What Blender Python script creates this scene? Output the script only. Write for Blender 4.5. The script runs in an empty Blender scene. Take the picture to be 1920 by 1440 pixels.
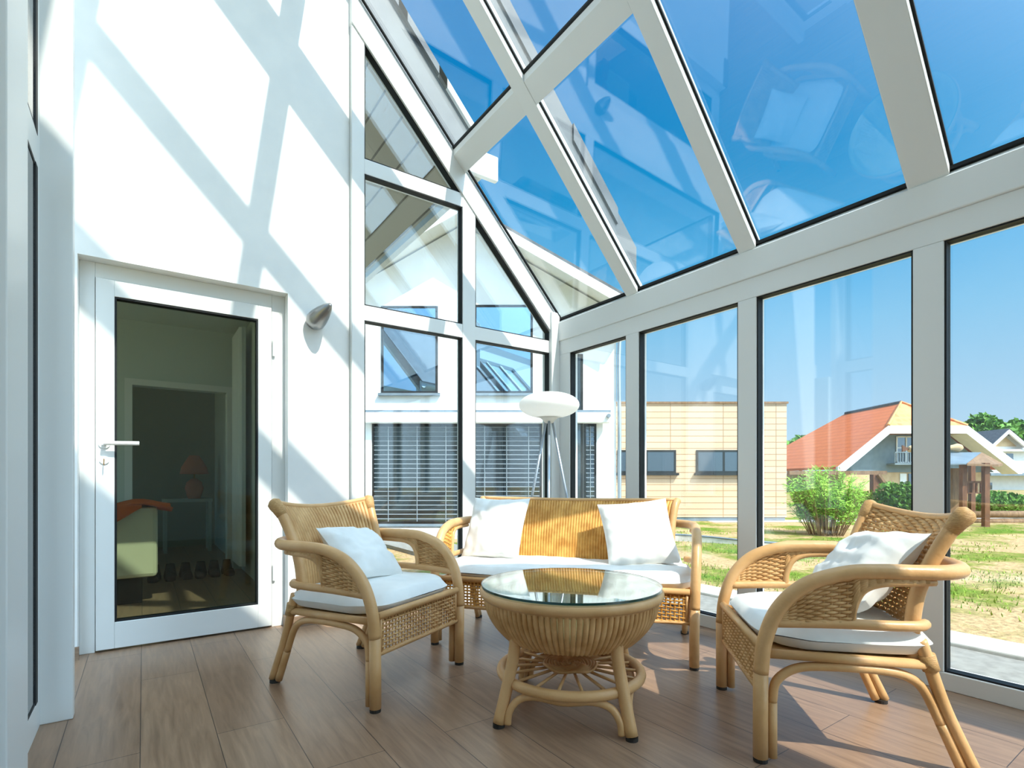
import bpy, math, random
from mathutils import Vector, Matrix, noise as mnoise
from bpy import context
PI = math.pi
R = math.radians
scene = context.scene
col = scene.collection
random.seed(7)
TH = R(34.9)
ST, CT = math.sin(TH), math.cos(TH)
SL = 1.06            # pitch of the glass roof (rise over run)


# ------------------------------------------------------------------ materials
class NB:
    def __init__(self, name):
        self.m = bpy.data.materials.new(name)
        self.m.use_nodes = True
        self.t = self.m.node_tree
        self.n = self.t.nodes
        self.n.clear()
        self.out = self.n.new('ShaderNodeOutputMaterial')

    def add(self, typ, **kw):
        nd = self.n.new(typ)
        for k, v in kw.items():
            if k in nd.inputs.keys():
                nd.inputs[k].default_value = v
            else:
                setattr(nd, k, v)
        return nd

    def link(self, a, b):
        self.t.links.new(a, b)


def srgb(r, g, b):
    def f(x):
        x /= 255.0
        return x / 12.92 if x <= .04045 else ((x + .055) / 1.055) ** 2.4
    return (f(r), f(g), f(b), 1)


def pmat(name, c1, c2=None, rough=.5, scale=8, stretch=(1, 1, 1), bump=0.0, bscale=None, metal=0, spec=.5, detail=4, contrast=(.35, .65), coords='Object', trans=0, sheen=0):
    b = NB(name)
    p = b.add('ShaderNodeBsdfPrincipled')
    p.inputs['Roughness'].default_value = rough
    p.inputs['Metallic'].default_value = metal
    p.inputs['Specular IOR Level'].default_value = spec
    if trans:
        p.inputs['Transmission Weight'].default_value = trans
    if sheen:
        p.inputs['Sheen Weight'].default_value = sheen
    b.link(p.outputs[0], b.out.inputs[0])
    tc = b.add('ShaderNodeTexCoord')
    mp = b.add('ShaderNodeMapping')
    mp.inputs['Scale'].default_value = stretch
    b.link(tc.outputs[coords], mp.inputs[0])
    if c2:
        nz = b.add('ShaderNodeTexNoise', Scale=scale, Detail=detail)
        b.link(mp.outputs[0], nz.inputs['Vector'])
        rp = b.add('ShaderNodeValToRGB')
        rp.color_ramp.elements[0].position = contrast[0]
        rp.color_ramp.elements[1].position = contrast[1]
        rp.color_ramp.elements[0].color = c1
        rp.color_ramp.elements[1].color = c2
        b.link(nz.outputs[0], rp.inputs[0])
        b.link(rp.outputs[0], p.inputs['Base Color'])
    else:
        p.inputs['Base Color'].default_value = c1
    if bump:
        n2 = b.add('ShaderNodeTexNoise', Scale=bscale or scale, Detail=3)
        b.link(mp.outputs[0], n2.inputs['Vector'])
        bp = b.add('ShaderNodeBump', Strength=1.0, Distance=bump)
        b.link(n2.outputs[0], bp.inputs['Height'])
        b.link(bp.outputs[0], p.inputs['Normal'])
    return b.m


def glass(name, tint=(1, 1, 1, 1), f0=.08, base_mix=0.0):
    """window glass: clear transmission plus a Schlick mirror reflection"""
    b = NB(name)
    g = b.add('ShaderNodeNewGeometry')
    d = b.add('ShaderNodeVectorMath', operation='DOT_PRODUCT')
    b.link(g.outputs['Normal'], d.inputs[0])
    b.link(g.outputs['Incoming'], d.inputs[1])
    a = b.add('ShaderNodeMath', operation='ABSOLUTE')
    b.link(d.outputs['Value'], a.inputs[0])
    s = b.add('ShaderNodeMath', operation='SUBTRACT')
    s.inputs[0].default_value = 1
    b.link(a.outputs[0], s.inputs[1])
    p = b.add('ShaderNodeMath', operation='POWER')
    b.link(s.outputs[0], p.inputs[0])
    p.inputs[1].default_value = 4.5
    m = b.add('ShaderNodeMath', operation='MULTIPLY_ADD')
    b.link(p.outputs[0], m.inputs[0])
    m.inputs[1].default_value = 1 - f0
    m.inputs[2].default_value = f0
    tr = b.add('ShaderNodeBsdfTransparent')
    tr.inputs[0].default_value = tint
    gl = b.add('ShaderNodeBsdfGlossy')
    gl.inputs['Roughness'].default_value = 0.0
    gl.inputs[0].default_value = (1, 1, 1, 1)
    mx = b.add('ShaderNodeMixShader')
    b.link(m.outputs[0], mx.inputs[0])
    b.link(tr.outputs[0], mx.inputs[1])
    b.link(gl.outputs[0], mx.inputs[2])
    b.link(mx.outputs[0], b.out.inputs[0])
    return b.m


def floor_mat():
    b = NB('plank_floor')
    p = b.add('ShaderNodeBsdfPrincipled')
    b.link(p.outputs[0], b.out.inputs[0])
    tc = b.add('ShaderNodeTexCoord')
    sp = b.add('ShaderNodeSeparateXYZ')
    b.link(tc.outputs['Object'], sp.inputs[0])
    cb = b.add('ShaderNodeCombineXYZ')
    ax = b.add('ShaderNodeMath', operation='ADD')
    ax.inputs[1].default_value = 0.01 + 2.35
    b.link(sp.outputs[0], ax.inputs[0])
    ay = b.add('ShaderNodeMath', operation='ADD')
    ay.inputs[1].default_value = 10.55
    b.link(sp.outputs[1], ay.inputs[0])
    b.link(ay.outputs[0], cb.inputs[0])
    b.link(ax.outputs[0], cb.inputs[1])
    br = b.add('ShaderNodeTexBrick', offset=.37, offset_frequency=2)
    br.inputs['Scale'].default_value = 1
    br.inputs['Brick Width'].default_value = 1.28
    br.inputs['Row Height'].default_value = .235
    br.inputs['Mortar Size'].default_value = .0016
    br.inputs['Mortar Smooth'].default_value = .2
    br.inputs['Color1'].default_value = srgb(160, 131, 106)
    br.inputs['Color2'].default_value = srgb(150, 121, 98)
    br.inputs['Mortar'].default_value = srgb(84, 68, 58)
    b.link(cb.outputs[0], br.inputs['Vector'])
    mp = b.add('ShaderNodeMapping')
    mp.inputs['Scale'].default_value = (14, 1.1, 1)
    b.link(tc.outputs['Object'], mp.inputs[0])
    nz = b.add('ShaderNodeTexNoise', Scale=3.0, Detail=7, Roughness=.62, Distortion=.6)
    b.link(mp.outputs[0], nz.inputs['Vector'])
    rp = b.add('ShaderNodeValToRGB')
    rp.color_ramp.elements[0].position = .3
    rp.color_ramp.elements[1].position = .72
    rp.color_ramp.elements[0].color = (.66, .62, .6, 1)
    rp.color_ramp.elements[1].color = (1.12, 1.1, 1.08, 1)
    b.link(nz.outputs[0], rp.inputs[0])
    mx = b.add('ShaderNodeMix', data_type='RGBA', blend_type='MULTIPLY')
    mx.inputs['Factor'].default_value = 1
    b.link(br.outputs['Color'], mx.inputs[6])
    b.link(rp.outputs[0], mx.inputs[7])
    b.link(mx.outputs[2], p.inputs['Base Color'])
    rr = b.add('ShaderNodeMapRange')
    rr.inputs['To Min'].default_value = .24
    rr.inputs['To Max'].default_value = .42
    b.link(nz.outputs[0], rr.inputs[0])
    b.link(rr.outputs[0], p.inputs['Roughness'])
    bp = b.add('ShaderNodeBump', Strength=.6, Distance=.0015)
    b.link(br.outputs['Fac'], bp.inputs['Height'])
    bp.invert = True
    b.link(bp.outputs[0], p.inputs['Normal'])
    return b.m


def board_mat(name, c1, c2, gap, row, length, axis='Z', rough=.6, seam=.012, along='X'):
    """cladding boards: rows stacked along AXIS"""
    b = NB(name)
    p = b.add('ShaderNodeBsdfPrincipled', Roughness=rough)
    b.link(p.outputs[0], b.out.inputs[0])
    tc = b.add('ShaderNodeTexCoord')
    sp = b.add('ShaderNodeSeparateXYZ')
    b.link(tc.outputs['Object'], sp.inputs[0])
    cb = b.add('ShaderNodeCombineXYZ')
    b.link(sp.outputs['XYZ'.index(along)], cb.inputs[0])
    b.link(sp.outputs['XYZ'.index(axis)], cb.inputs[1])
    br = b.add('ShaderNodeTexBrick', offset=.0 if length > 1.3 else .5)
    br.inputs['Scale'].default_value = 1
    br.inputs['Brick Width'].default_value = length
    br.inputs['Row Height'].default_value = row
    br.inputs['Mortar Size'].default_value = seam
    br.inputs['Color1'].default_value = c1
    br.inputs['Color2'].default_value = c2
    br.inputs['Mortar'].default_value = gap
    b.link(cb.outputs[0], br.inputs['Vector'])
    b.link(br.outputs['Color'], p.inputs['Base Color'])
    bp = b.add('ShaderNodeBump', Strength=.7, Distance=.02)
    bp.invert = True
    b.link(br.outputs['Fac'], bp.inputs['Height'])
    b.link(bp.outputs[0], p.inputs['Normal'])
    return b.m


def lawn_mat():
    b = NB('patchy_lawn')
    p = b.add('ShaderNodeBsdfPrincipled', Roughness=.95)
    p.inputs['Specular IOR Level'].default_value = .1
    b.link(p.outputs[0], b.out.inputs[0])
    tc = b.add('ShaderNodeTexCoord')
    n1 = b.add('ShaderNodeTexNoise', Scale=.75, Detail=6, Roughness=.65)
    n2 = b.add('ShaderNodeTexNoise', Scale=22, Detail=5)
    b.link(tc.outputs['Object'], n1.inputs['Vector'])
    b.link(tc.outputs['Object'], n2.inputs['Vector'])
    r1 = b.add('ShaderNodeValToRGB')
    e = r1.color_ramp.elements
    e[0].position = .37
    e[0].color = srgb(92, 122, 36)
    e[1].position = .53
    e[1].color = srgb(186, 156, 114)
    k = r1.color_ramp.elements.new(.45)
    k.color = srgb(126, 130, 60)
    b.link(n1.outputs[0], r1.inputs[0])
    r2 = b.add('ShaderNodeValToRGB')
    r2.color_ramp.elements[0].color = (.62, .62, .62, 1)
    r2.color_ramp.elements[1].color = (1.2, 1.2, 1.2, 1)
    r2.color_ramp.elements[0].position = .3
    r2.color_ramp.elements[1].position = .7
    b.link(n2.outputs[0], r2.inputs[0])
    mx = b.add('ShaderNodeMix', data_type='RGBA', blend_type='MULTIPLY')
    mx.inputs['Factor'].default_value = 1
    b.link(r1.outputs[0], mx.inputs[6])
    b.link(r2.outputs[0], mx.inputs[7])
    b.link(mx.outputs[2], p.inputs['Base Color'])
    bp = b.add('ShaderNodeBump', Strength=.5, Distance=.05)
    b.link(n2.outputs[0], bp.inputs['Height'])
    b.link(bp.outputs[0], p.inputs['Normal'])
    return b.m


W = srgb(232, 234, 232)
M = {}
M['plaster'] = pmat('white_plaster', srgb(236, 236, 233), srgb(230, 231, 229), rough=.9, scale=6, spec=.2)
M['frame'] = pmat('white_painted_aluminium', srgb(226, 228, 226), rough=.38, spec=.4)
M['frame_grey'] = pmat('light_grey_aluminium', srgb(190, 194, 190), rough=.4, spec=.4)
M['gasket'] = pmat('black_rubber_gasket', srgb(26, 28, 30), rough=.6, spec=.3)
M['glass'] = glass('clear_double_glazing', (.95, .97, .98, 1), .055)
M['roof_glass'] = glass('clear_roof_glazing', (.96, .98, .985, 1), .075)
M['door_glass'] = glass('tinted_door_glass', (.78, .85, .80, 1), .035)
M['table_glass'] = glass('table_glass', (.80, .92, .89, 1), .10)
M['glass_edge'] = pmat('green_glass_edge', srgb(20, 66, 58), rough=.1, spec=.8)
M['floor'] = floor_mat()
M['rattan'] = pmat('honey_rattan_pole', srgb(202, 156, 102), srgb(218, 174, 122), rough=.38, scale=7, stretch=(1, 1, 1), spec=.45, bump=.0012, bscale=60)
M['wicker'] = pmat('woven_rattan_strand', srgb(194, 148, 94), srgb(220, 178, 124), rough=.5, scale=14, spec=.35)
M['wicker_dark'] = pmat('amber_rattan_strand', srgb(190, 134, 62), srgb(226, 172, 92), rough=.5, scale=14, spec=.35)
M['binding'] = pmat('rattan_binding', srgb(180, 136, 82), srgb(208, 166, 108), rough=.5, scale=90, stretch=(1, 1, 6), bump=.002, bscale=120)
M['footcap'] = pmat('dark_plastic_foot', srgb(40, 36, 32), rough=.6)
M['cloth'] = pmat('white_cotton', srgb(238, 238, 234), srgb(228, 229, 226), rough=.92, scale=7, bump=.004, bscale=9, spec=.15, sheen=.15)
M['paper'] = pmat('white_lamp_shade', srgb(240, 238, 232), rough=.75, spec=.2)
_b = NB('translucent_paper_shade')  # white paper, diffuse and translucent mix without emission
_d = _b.add('ShaderNodeBsdfDiffuse')
_d.inputs[0].default_value = srgb(250, 249, 246)
_t = _b.add('ShaderNodeBsdfTranslucent')
_t.inputs[0].default_value = srgb(250, 249, 246)
_m = _b.add('ShaderNodeMixShader')
_m.inputs[0].default_value = .5
_b.link(_d.outputs[0], _m.inputs[1])
_b.link(_t.outputs[0], _m.inputs[2])
_b.link(_m.outputs[0], _b.out.inputs[0])
M['paper'] = _b.m
M['chrome'] = pmat('brushed_steel', srgb(190, 194, 198), rough=.25, metal=1)
M['steel_leg'] = pmat('satin_steel_tube', srgb(176, 186, 196), rough=.35, metal=.7)
M['sconce'] = pmat('satin_nickel', srgb(150, 152, 152), rough=.3, metal=.9)
M['verge_grey'] = pmat('weathered_grey_metal', srgb(96, 100, 102), srgb(82, 86, 90), rough=.55, scale=4)
M['base'] = pmat('oak_baseboard', srgb(150, 126, 104), srgb(128, 104, 84), rough=.5, scale=10, stretch=(1, 10, 10))
M['soffit'] = board_mat('soffit_boards', srgb(196, 184, 164), srgb(186, 174, 154), srgb(120, 108, 92), .14, 3.0, axis='X', along='Y', seam=.006)
M['tile_dark'] = pmat('dark_roof_tile', srgb(72, 76, 82), srgb(96, 100, 104), rough=.6, scale=5)
M['concrete'] = pmat('pale_concrete', srgb(214, 210, 200), srgb(196, 192, 182), rough=.9, scale=14, spec=.2)
M['paving'] = pmat('grey_paving', srgb(150, 148, 140), srgb(132, 130, 124), rough=.9, scale=18, spec=.2)
M['lawn'] = lawn_mat()
M['blade'] = pmat('grass_blade', srgb(92, 134, 36), srgb(150, 170, 70), rough=.8, scale=2.5, spec=.15)
M['ext_wall'] = pmat('white_render', srgb(232, 232, 228), srgb(224, 224, 221), rough=.92, scale=3, spec=.15)
M['win_blue'] = None
M['slat'] = pmat('silver_blind_slat', srgb(150, 160, 166), rough=.45, metal=.3)
M['larch'] = board_mat('pale_larch_cladding', srgb(206, 178, 150), srgb(196, 168, 138), srgb(160, 126, 90), .155, 1.35, seam=.009)
M['timber'] = pmat('weathered_timber', srgb(112, 84, 58), srgb(140, 110, 80), rough=.8, scale=5, stretch=(4, 4, 1))
M['timber_dark'] = pmat('dark_brown_timber', srgb(92, 56, 32), srgb(120, 76, 44), rough=.7, scale=6, stretch=(5, 5, 1))
M['orange'] = board_mat('orange_roof_tiles', srgb(224, 124, 70), srgb(214, 114, 64), srgb(190, 98, 54), .33, .25, axis='Z', along='Y', seam=.02, rough=.75)
M['peach'] = board_mat('peach_hip_tiles', srgb(226, 160, 96), srgb(206, 112, 62), srgb(214, 150, 92), .42, .5, axis='Z', along='X', seam=.08, rough=.75)
M['gable_grey'] = pmat('blue_grey_boarding', srgb(116, 132, 138), srgb(104, 120, 128), rough=.8, scale=3)
M['beige'] = pmat('beige_render', srgb(206, 180, 140), srgb(190, 160, 120), rough=.9, scale=2)
M['slate'] = pmat('grey_sheet_roof', srgb(120, 134, 144), srgb(104, 118, 128), rough=.5, scale=3)
M['leaf'] = pmat('green_leaf', srgb(66, 110, 30), srgb(112, 156, 52), rough=.6, scale=.8, spec=.25)
M['leaf_light'] = pmat('bright_willow_leaf', srgb(106, 158, 40), srgb(158, 196, 76), rough=.6, scale=2.2, spec=.25)
M['leaf_dark'] = pmat('deep_green_leaf', srgb(66, 116, 34), srgb(110, 156, 56), rough=.6, scale=.35, spec=.25)
M['bark'] = pmat('grey_brown_bark', srgb(120, 94, 66), srgb(150, 120, 88), rough=.9, scale=8)
M['room'] = pmat('interior_paint', srgb(200, 208, 202), rough=.9, spec=.2)
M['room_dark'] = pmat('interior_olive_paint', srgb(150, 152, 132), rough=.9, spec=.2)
M['leather'] = pmat('cream_upholstery', srgb(214, 204, 176), rough=.7, spec=.3)
M['throw'] = pmat('orange_blanket', srgb(214, 96, 26), srgb(196, 82, 20), rough=.9, scale=20, spec=.1)
M['black'] = pmat('black_matt', srgb(22, 21, 20), rough=.7)
M['pink'] = pmat('salmon_lampshade', srgb(214, 132, 104), rough=.8)
M['curtain'] = pmat('white_curtain', srgb(226, 230, 232), rough=.9)
M['key'] = pmat('brass_key', srgb(170, 130, 70), rough=.35, metal=.9)


def dark_glazing(name, tint, mix, rough=.02):
    b = NB(name)
    p = b.add('ShaderNodeBsdfPrincipled', Roughness=.3)
    p.inputs['Base Color'].default_value = srgb(30, 40, 48)
    g = b.add('ShaderNodeBsdfGlossy')
    g.inputs['Roughness'].default_value = rough
    g.inputs[0].default_value = tint
    mx = b.add('ShaderNodeMixShader')
    mx.inputs[0].default_value = mix
    b.link(p.outputs[0], mx.inputs[1])
    b.link(g.outputs[0], mx.inputs[2])
    b.link(mx.outputs[0], b.out.inputs[0])
    return b.m


M['win_blue'] = dark_glazing('sky_mirroring_window', (.34, .55, .74, 1), .75)
M['win_dark'] = dark_glazing('dark_window_glass', (.5, .62, .7, 1), .16)


# ------------------------------------------------------------------ mesh builder
class MB:
    def __init__(self):
        self.v = []
        self.f = []

    def quadv(self, pts):
        i = len(self.v)
        self.v += [tuple(p) for p in pts]
        self.f.append(tuple(range(i, i + len(pts))))
        return self

    def hexa(self, p):
        """8 corners: 4 bottom (ccw from above), 4 top"""
        i = len(self.v)
        self.v += [tuple(q) for q in p]
        for a in ((3, 2, 1, 0), (4, 5, 6, 7), (0, 1, 5, 4), (1, 2, 6, 5), (2, 3, 7, 6), (3, 0, 4, 7)):
            self.f.append(tuple(i + k for k in a))
        return self

    def box(self, x0, x1, y0, y1, z0, z1):
        return self.hexa([(x0, y0, z0), (x1, y0, z0), (x1, y1, z0), (x0, y1, z0), (x0, y0, z1), (x1, y0, z1), (x1, y1, z1), (x0, y1, z1)])

    def prism(self, poly, y0, y1):
        """polygon in (x, z), counter-clockwise seen from -y, swept from y0 to y1"""
        i = len(self.v)
        n = len(poly)
        self.v += [(x, y0, z) for x, z in poly] + [(x, y1, z) for x, z in poly]
        self.f.append(tuple(i + k for k in range(n)))
        self.f.append(tuple(i + n + k for k in reversed(range(n))))
        for k in range(n):
            k2 = (k + 1) % n
            self.f.append((i + k2, i + k, i + n + k, i + n + k2))
        return self

    def tube(self, pts, r, seg=8, closed=False, caps=True, flat=1.0):
        pts = [Vector(p) for p in pts]
        n = len(pts)
        rr = r if isinstance(r, (list, tuple)) else [r] * n
        i0 = len(self.v)
        up = None
        for k in range(n):
            if closed:
                t = pts[(k + 1) % n] - pts[k - 1]
            else:
                t = pts[min(k + 1, n - 1)] - pts[max(k - 1, 0)]
            if t.length < 1e-9:
                t = Vector((0, 0, 1))
            t.normalize()
            if up is None:
                a = Vector((0, 0, 1)) if abs(t.z) < .9 else Vector((0, 1, 0))
                up = (a - t * a.dot(t)).normalized()
            else:
                up = up - t * up.dot(t)
                up = up.normalized() if up.length > 1e-6 else t.orthogonal().normalized()
            sd = t.cross(up)
            for s in range(seg):
                an = 2 * PI * s / seg
                self.v.append(tuple(pts[k] + (up * math.cos(an) * flat + sd * math.sin(an)) * rr[k]))
        m = n if closed else n - 1
        for k in range(m):
            for s in range(seg):
                a = i0 + k * seg + s
                b = i0 + k * seg + (s + 1) % seg
                c = i0 + ((k + 1) % n) * seg + (s + 1) % seg
                d = i0 + ((k + 1) % n) * seg + s
                self.f.append((a, b, c, d))
        if caps and not closed:
            self.f.append(tuple(i0 + s for s in reversed(range(seg))))
            self.f.append(tuple(i0 + (n - 1) * seg + s for s in range(seg)))
        return self

    def lathe(self, prof, n=32, c=(0, 0, 0), mat=None):
        """profile of (radius, z); optional matrix"""
        i0 = len(self.v)
        for r, z in prof:
            for k in range(n):
                a = 2 * PI * k / n
                p = Vector((r * math.cos(a), r * math.sin(a), z))
                if mat is not None:
                    p = mat @ p
                self.v.append((p.x + c[0], p.y + c[1], p.z + c[2]))
        for j in range(len(prof) - 1):
            for k in range(n):
                a = i0 + j * n + k
                b = i0 + j * n + (k + 1) % n
                self.f.append((a, b, b + n, a + n))
        self.f.append(tuple(i0 + k for k in reversed(range(n))))
        self.f.append(tuple(i0 + (len(prof) - 1) * n + k for k in range(n)))
        return self

    def grid(self, fn, nu, nv):
        i0 = len(self.v)
        for j in range(nv + 1):
            for k in range(nu + 1):
                self.v.append(tuple(fn(k / nu, j / nv)))
        for j in range(nv):
            for k in range(nu):
                a = i0 + j * (nu + 1) + k
                self.f.append((a, a + 1, a + nu + 2, a + nu + 1))
        return self

    def build(self, name, mat, parent=None, smooth=False, bevel=0.0, loc=None, rot=None):
        me = bpy.data.meshes.new(name)
        me.from_pydata(self.v, [], self.f)
        me.validate()
        me.update()
        if smooth:
            for p in me.polygons:
                p.use_smooth = True
        me.materials.append(mat)
        o = bpy.data.objects.new(name, me)
        col.objects.link(o)
        if parent:
            o.parent = parent
        if loc:
            o.location = loc
        if rot:
            o.rotation_euler = rot
        if bevel:
            md = o.modifiers.new('edge', 'BEVEL')
            md.width = bevel
            md.segments = 2
            md.limit_method = 'ANGLE'
            md.angle_limit = R(50)
        return o


def tag(o, label=None, cat=None, group=None, kind=None):
    if label:
        o['label'] = label
    if cat:
        o['category'] = cat
    if group:
        o['group'] = group
    if kind:
        o['kind'] = kind
    return o


def empty(name, loc=(0, 0, 0), rz=0.0):
    o = bpy.data.objects.new(name, None)
    o.empty_display_size = .1
    col.objects.link(o)
    o.location = loc
    o.rotation_euler = (0, 0, rz)
    return o


def struct(name, label=None, cat=None):
    return tag(empty(name), label, cat, kind='structure')


def B(x0, x1, y0, y1, z0, z1):
    return MB().box(x0, x1, y0, y1, z0, z1)


def cr(pts, n=6, closed=False):
    """Catmull-Rom through points"""
    P = [Vector(p) for p in pts]
    out = []
    m = len(P)
    for i in range(m if closed else m - 1):
        if closed:
            p0, p1, p2, p3 = P[i - 1], P[i], P[(i + 1) % m], P[(i + 2) % m]
        else:
            p1, p2 = P[i], P[i + 1]
            p0 = P[i - 1] if i > 0 else p1 * 2 - p2
            p3 = P[i + 2] if i + 2 < m else p2 * 2 - p1
        for k in range(n):
            t = k / n
            out.append(.5 * ((2 * p1) + (p2 - p0) * t + (2 * p0 - 5 * p1 + 4 * p2 - p3) * t * t + (3 * p1 - p0 - 3 * p2 + p3) * t ** 3))
    if not closed:
        out.append(P[-1])
    return out


def cw(r, d, h=0.0):
    """a point R to the right of the viewpoint's axis and D along it"""
    return Vector((r * CT + d * ST, -r * ST + d * CT, h))


def sloped(mb, x0, x1, y0, y1, a, b):
    """slab lying in the roof pitch between x0<x1; a,b = vertical offsets above the inner roof line"""
    z = lambda x: 2.32 + SL * (2.97 - x)
    return mb.hexa([(x0, y0, z(x0) + a), (x1, y0, z(x1) + a), (x1, y1, z(x1) + a), (x0, y1, z(x0) + a),
                    (x0, y0, z(x0) + b), (x1, y0, z(x1) + b), (x1, y1, z(x1) + b), (x0, y1, z(x0) + b)])


# ------------------------------------------------------------------ the room shell
YW = 3.6       # plane of house wall and gable glazing
XR = 2.97      # inner plane of right-hand glazing
YB = -2.4      # end of the sunroom behind the viewpoint
o = B(-1.6, 3.07, YB, 3.78, -.12, 0).build('floor', M['floor'])
tag(o, 'grey-brown wood plank floor of the sunroom', 'floor', kind='structure')

# house wall with the door reveal
wb = MB()
wb.box(-1.6, -.287, YW, 3.95, 0, 6.4)
wb.box(.759, 1.155, YW, 3.95, 0, 6.4)
wb.box(-.287, .759, YW, 3.95, 2.147, 6.4)
tag(wb.build('wall_back', M['plaster']), 'white rendered house wall around the glazed door', 'wall', kind='structure')
bb = MB()
bb.box(.752, 1.15, YW - .012, YW, 0, .07)
bb.box(.745, .759, YW - .012, 3.68, 0, .07)
bb.box(-.60, -.28, YW - .012, YW, 0, .07)
tag(bb.build('baseboard_back', M['base']), 'low wooden baseboard at the foot of the white house wall', 'baseboard', kind='structure')
# join strip between rendered wall and aluminium
tj = MB()
tj.tube([(1.157, YW - .004, z * .25 + random.uniform(-.002, .002)) for z in range(0, 17)], .0035, 5)
tag(tj.build('trim_1', M['frame_grey']), 'thin sealant seam where the house wall meets the gable glazing', 'seam', kind='structure')

# tall house wall on the left and the closed part behind the viewpoint
o = MB()
o.box(-.60, -.42, YB, 2.0, 0, 6.4)
tag(o.build('wall_left', M['plaster']), 'white wall on the left of the sunroom', 'wall', kind='structure')
o = MB()
o.box(-1.6, 1.70, YB - .2, YB, 0, 6.4)
o.box(2.9, 3.07, YB - .2, YB, 0, 2.4)
o.box(1.70, 2.30, YB - .2, YB, 2.4, 6.4)
tag(o.build('wall_rear', M['plaster']), 'white wall with an added glazed opening behind the viewpoint', 'wall', kind='structure')
rw = struct('added_rear_window', 'unseen glazed opening added behind the viewpoint for light', 'window wall')  # unseen opening, added to let more sky light into the sunroom
for x in (1.70, 2.82):
    B(x, x + .08, YB - .1, YB - .02, 0, 2.3).build('post', M['frame'], rw)
B(1.70, 2.9, YB - .1, YB - .02, 2.301, 2.4).build('head_rail', M['frame'], rw)
B(1.781, 2.819, YB - .07, YB - .05, 0, 2.3).build('pane', M['glass'], rw)

# ---------------- roof: glass between rafters
roof = struct('ceiling', 'sloping glass roof on pale aluminium rafters and purlins', 'glass roof')
PITCH = .905
raft = [(2.70, .11), (1.79, .11), (.90, .16)]
TOPX = .07
for y, w in raft + [(0.02, .15)]:
    sloped(MB(), -.33, XR, y - w / 2, y + w / 2, 0, .05).build('rafter', M['frame'], roof, bevel=.004)
    sloped(MB(), -.33, XR + .03, y - w / 2 - .010, y + w / 2 + .010, .0501, .064).build('rafter_gasket', M['gasket'], roof)
    sloped(MB(), -.33, XR + .06, y - w / 2 + .012, y + w / 2 - .012, .0802, .14).build('rafter_cap', M['frame_grey'], roof)
# upstand between the two roof modules, over the far rafter
sloped(MB(), -.33, XR + .02, 2.675, 2.725, .1402, .37).build('roof_upstand', M['verge_grey'], roof, bevel=.004)
for k in range(4):
    sloped(MB(), .2 + k * .72, .62 + k * .72, 2.660, 2.6745, .26, .372).build('upstand_tile', M['tile_dark'], roof)
for x, y0, y1 in ((1.985, .98, 1.735), (1.985, 1.845, 2.645), (1.985, 2.755, YW), (.872, -2.4, 1.735), (.872, 1.845, 2.645), (.872, 2.755, YW)):
    hw = .05
    sloped(MB(), x - hw, x + hw, y0, y1, .004, .05).build('purlin', M['frame'], roof, bevel=.003)
    sloped(MB(), x - hw - .008, x + hw + .008, y0, y1, .0501, .063).build('purlin_gasket', M['gasket'], roof)
bays = [(.02 + .01, .90), (.90, 1.79), (1.79, 2.70), (2.70, 3.66)]
for y0, y1 in bays:
    for x0, x1 in ((TOPX, .872), (.872, 1.985), (1.985, XR + .03)):
        sloped(MB(), x0, x1, y0 + .001, y1 - .001, .065, .080).build('roof_pane', M['roof_glass'], roof)
# open glazed strip beside the eave behind the viewpoint
sloped(MB(), 2.30, XR + .03, YB, .02, .065, .080).build('roof_pane', M['roof_glass'], roof)
# closed roof: ridge band and the house roof over the viewpoint
o = MB()
sloped(o, -.6, TOPX, YB, YW, -.02, .2)
sloped(o, TOPX, 2.30, YB, .02, .0, .2)
o.build('closed_roof', M['plaster'], roof)

# ---------------- right-hand glazed wall
wr = struct('window_1', 'tall glazed wall with pale aluminium posts facing the lawn', 'window wall')
posts = [(2.64, 2.765), (1.735, 1.853), (.842, .960), (-.07, .05), (-.98, -.86), (-1.9, -1.78)]
for y0, y1 in posts:
    B(XR, XR + .09, y0, y1, .08, 2.035).build('post', M['frame'], wr, bevel=.004)
edges = [3.40] + [e for p in posts for e in (p[1], p[0])] + [YB]
for k in range(0, len(edges) - 1, 2):
    ya, yb = edges[k + 1], edges[k]
    if yb - ya < .1:
        continue
    g = MB()
    g.box(XR + .008, XR + .06, ya, ya + .008, .08, 2.035)
    g.box(XR + .008, XR + .06, yb - .008, yb, .08, 2.035)
    g.box(XR + .008, XR + .06, ya + .008, yb - .008, .08, .088)
    g.box(XR + .008, XR + .06, ya + .008, yb - .008, 2.027, 2.035)
    g.build('gasket', M['gasket'], wr)
    B(XR + .030, XR + .050, ya + .008, yb - .008, .088, 2.027).build('pane', M['glass'], wr)
B(XR, XR + .1, YB, YW, 0, .08).build('bottom_rail', M['frame'], wr, bevel=.004)
B(XR, XR + .1, YB, YW, 2.035, 2.155).build('head_rail', M['frame'], wr, bevel=.003)
eb = MB()
eb.prism([(XR - .012, 2.155), (XR + .11, 2.155), (XR + .11, 2.33), (XR + .02, 2.345), (XR - .012, 2.315)], YB, YW)
eb.build('eave_beam', M['frame'], wr, bevel=.006)
g = MB()
g.box(XR + .0, XR + .04, YB, YW, 2.345, 2.362)
g.build('eave_gasket', M['gasket'], wr)
B(XR + .112, XR + .22, YB, YW, 2.22, 2.30).build('gutter', M['frame_grey'], wr, bevel=.01)

# corner post
o = MB()
o.box(2.88, XR, 3.53, 3.66, 0, 2.40)
o.box(XR, XR + .09, 3.40, 3.66, .08, 2.035)
tag(o.build('trim_2', M['frame'], bevel=.004), 'pale aluminium corner post behind the floor lamp', 'corner post', kind='structure')

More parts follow.
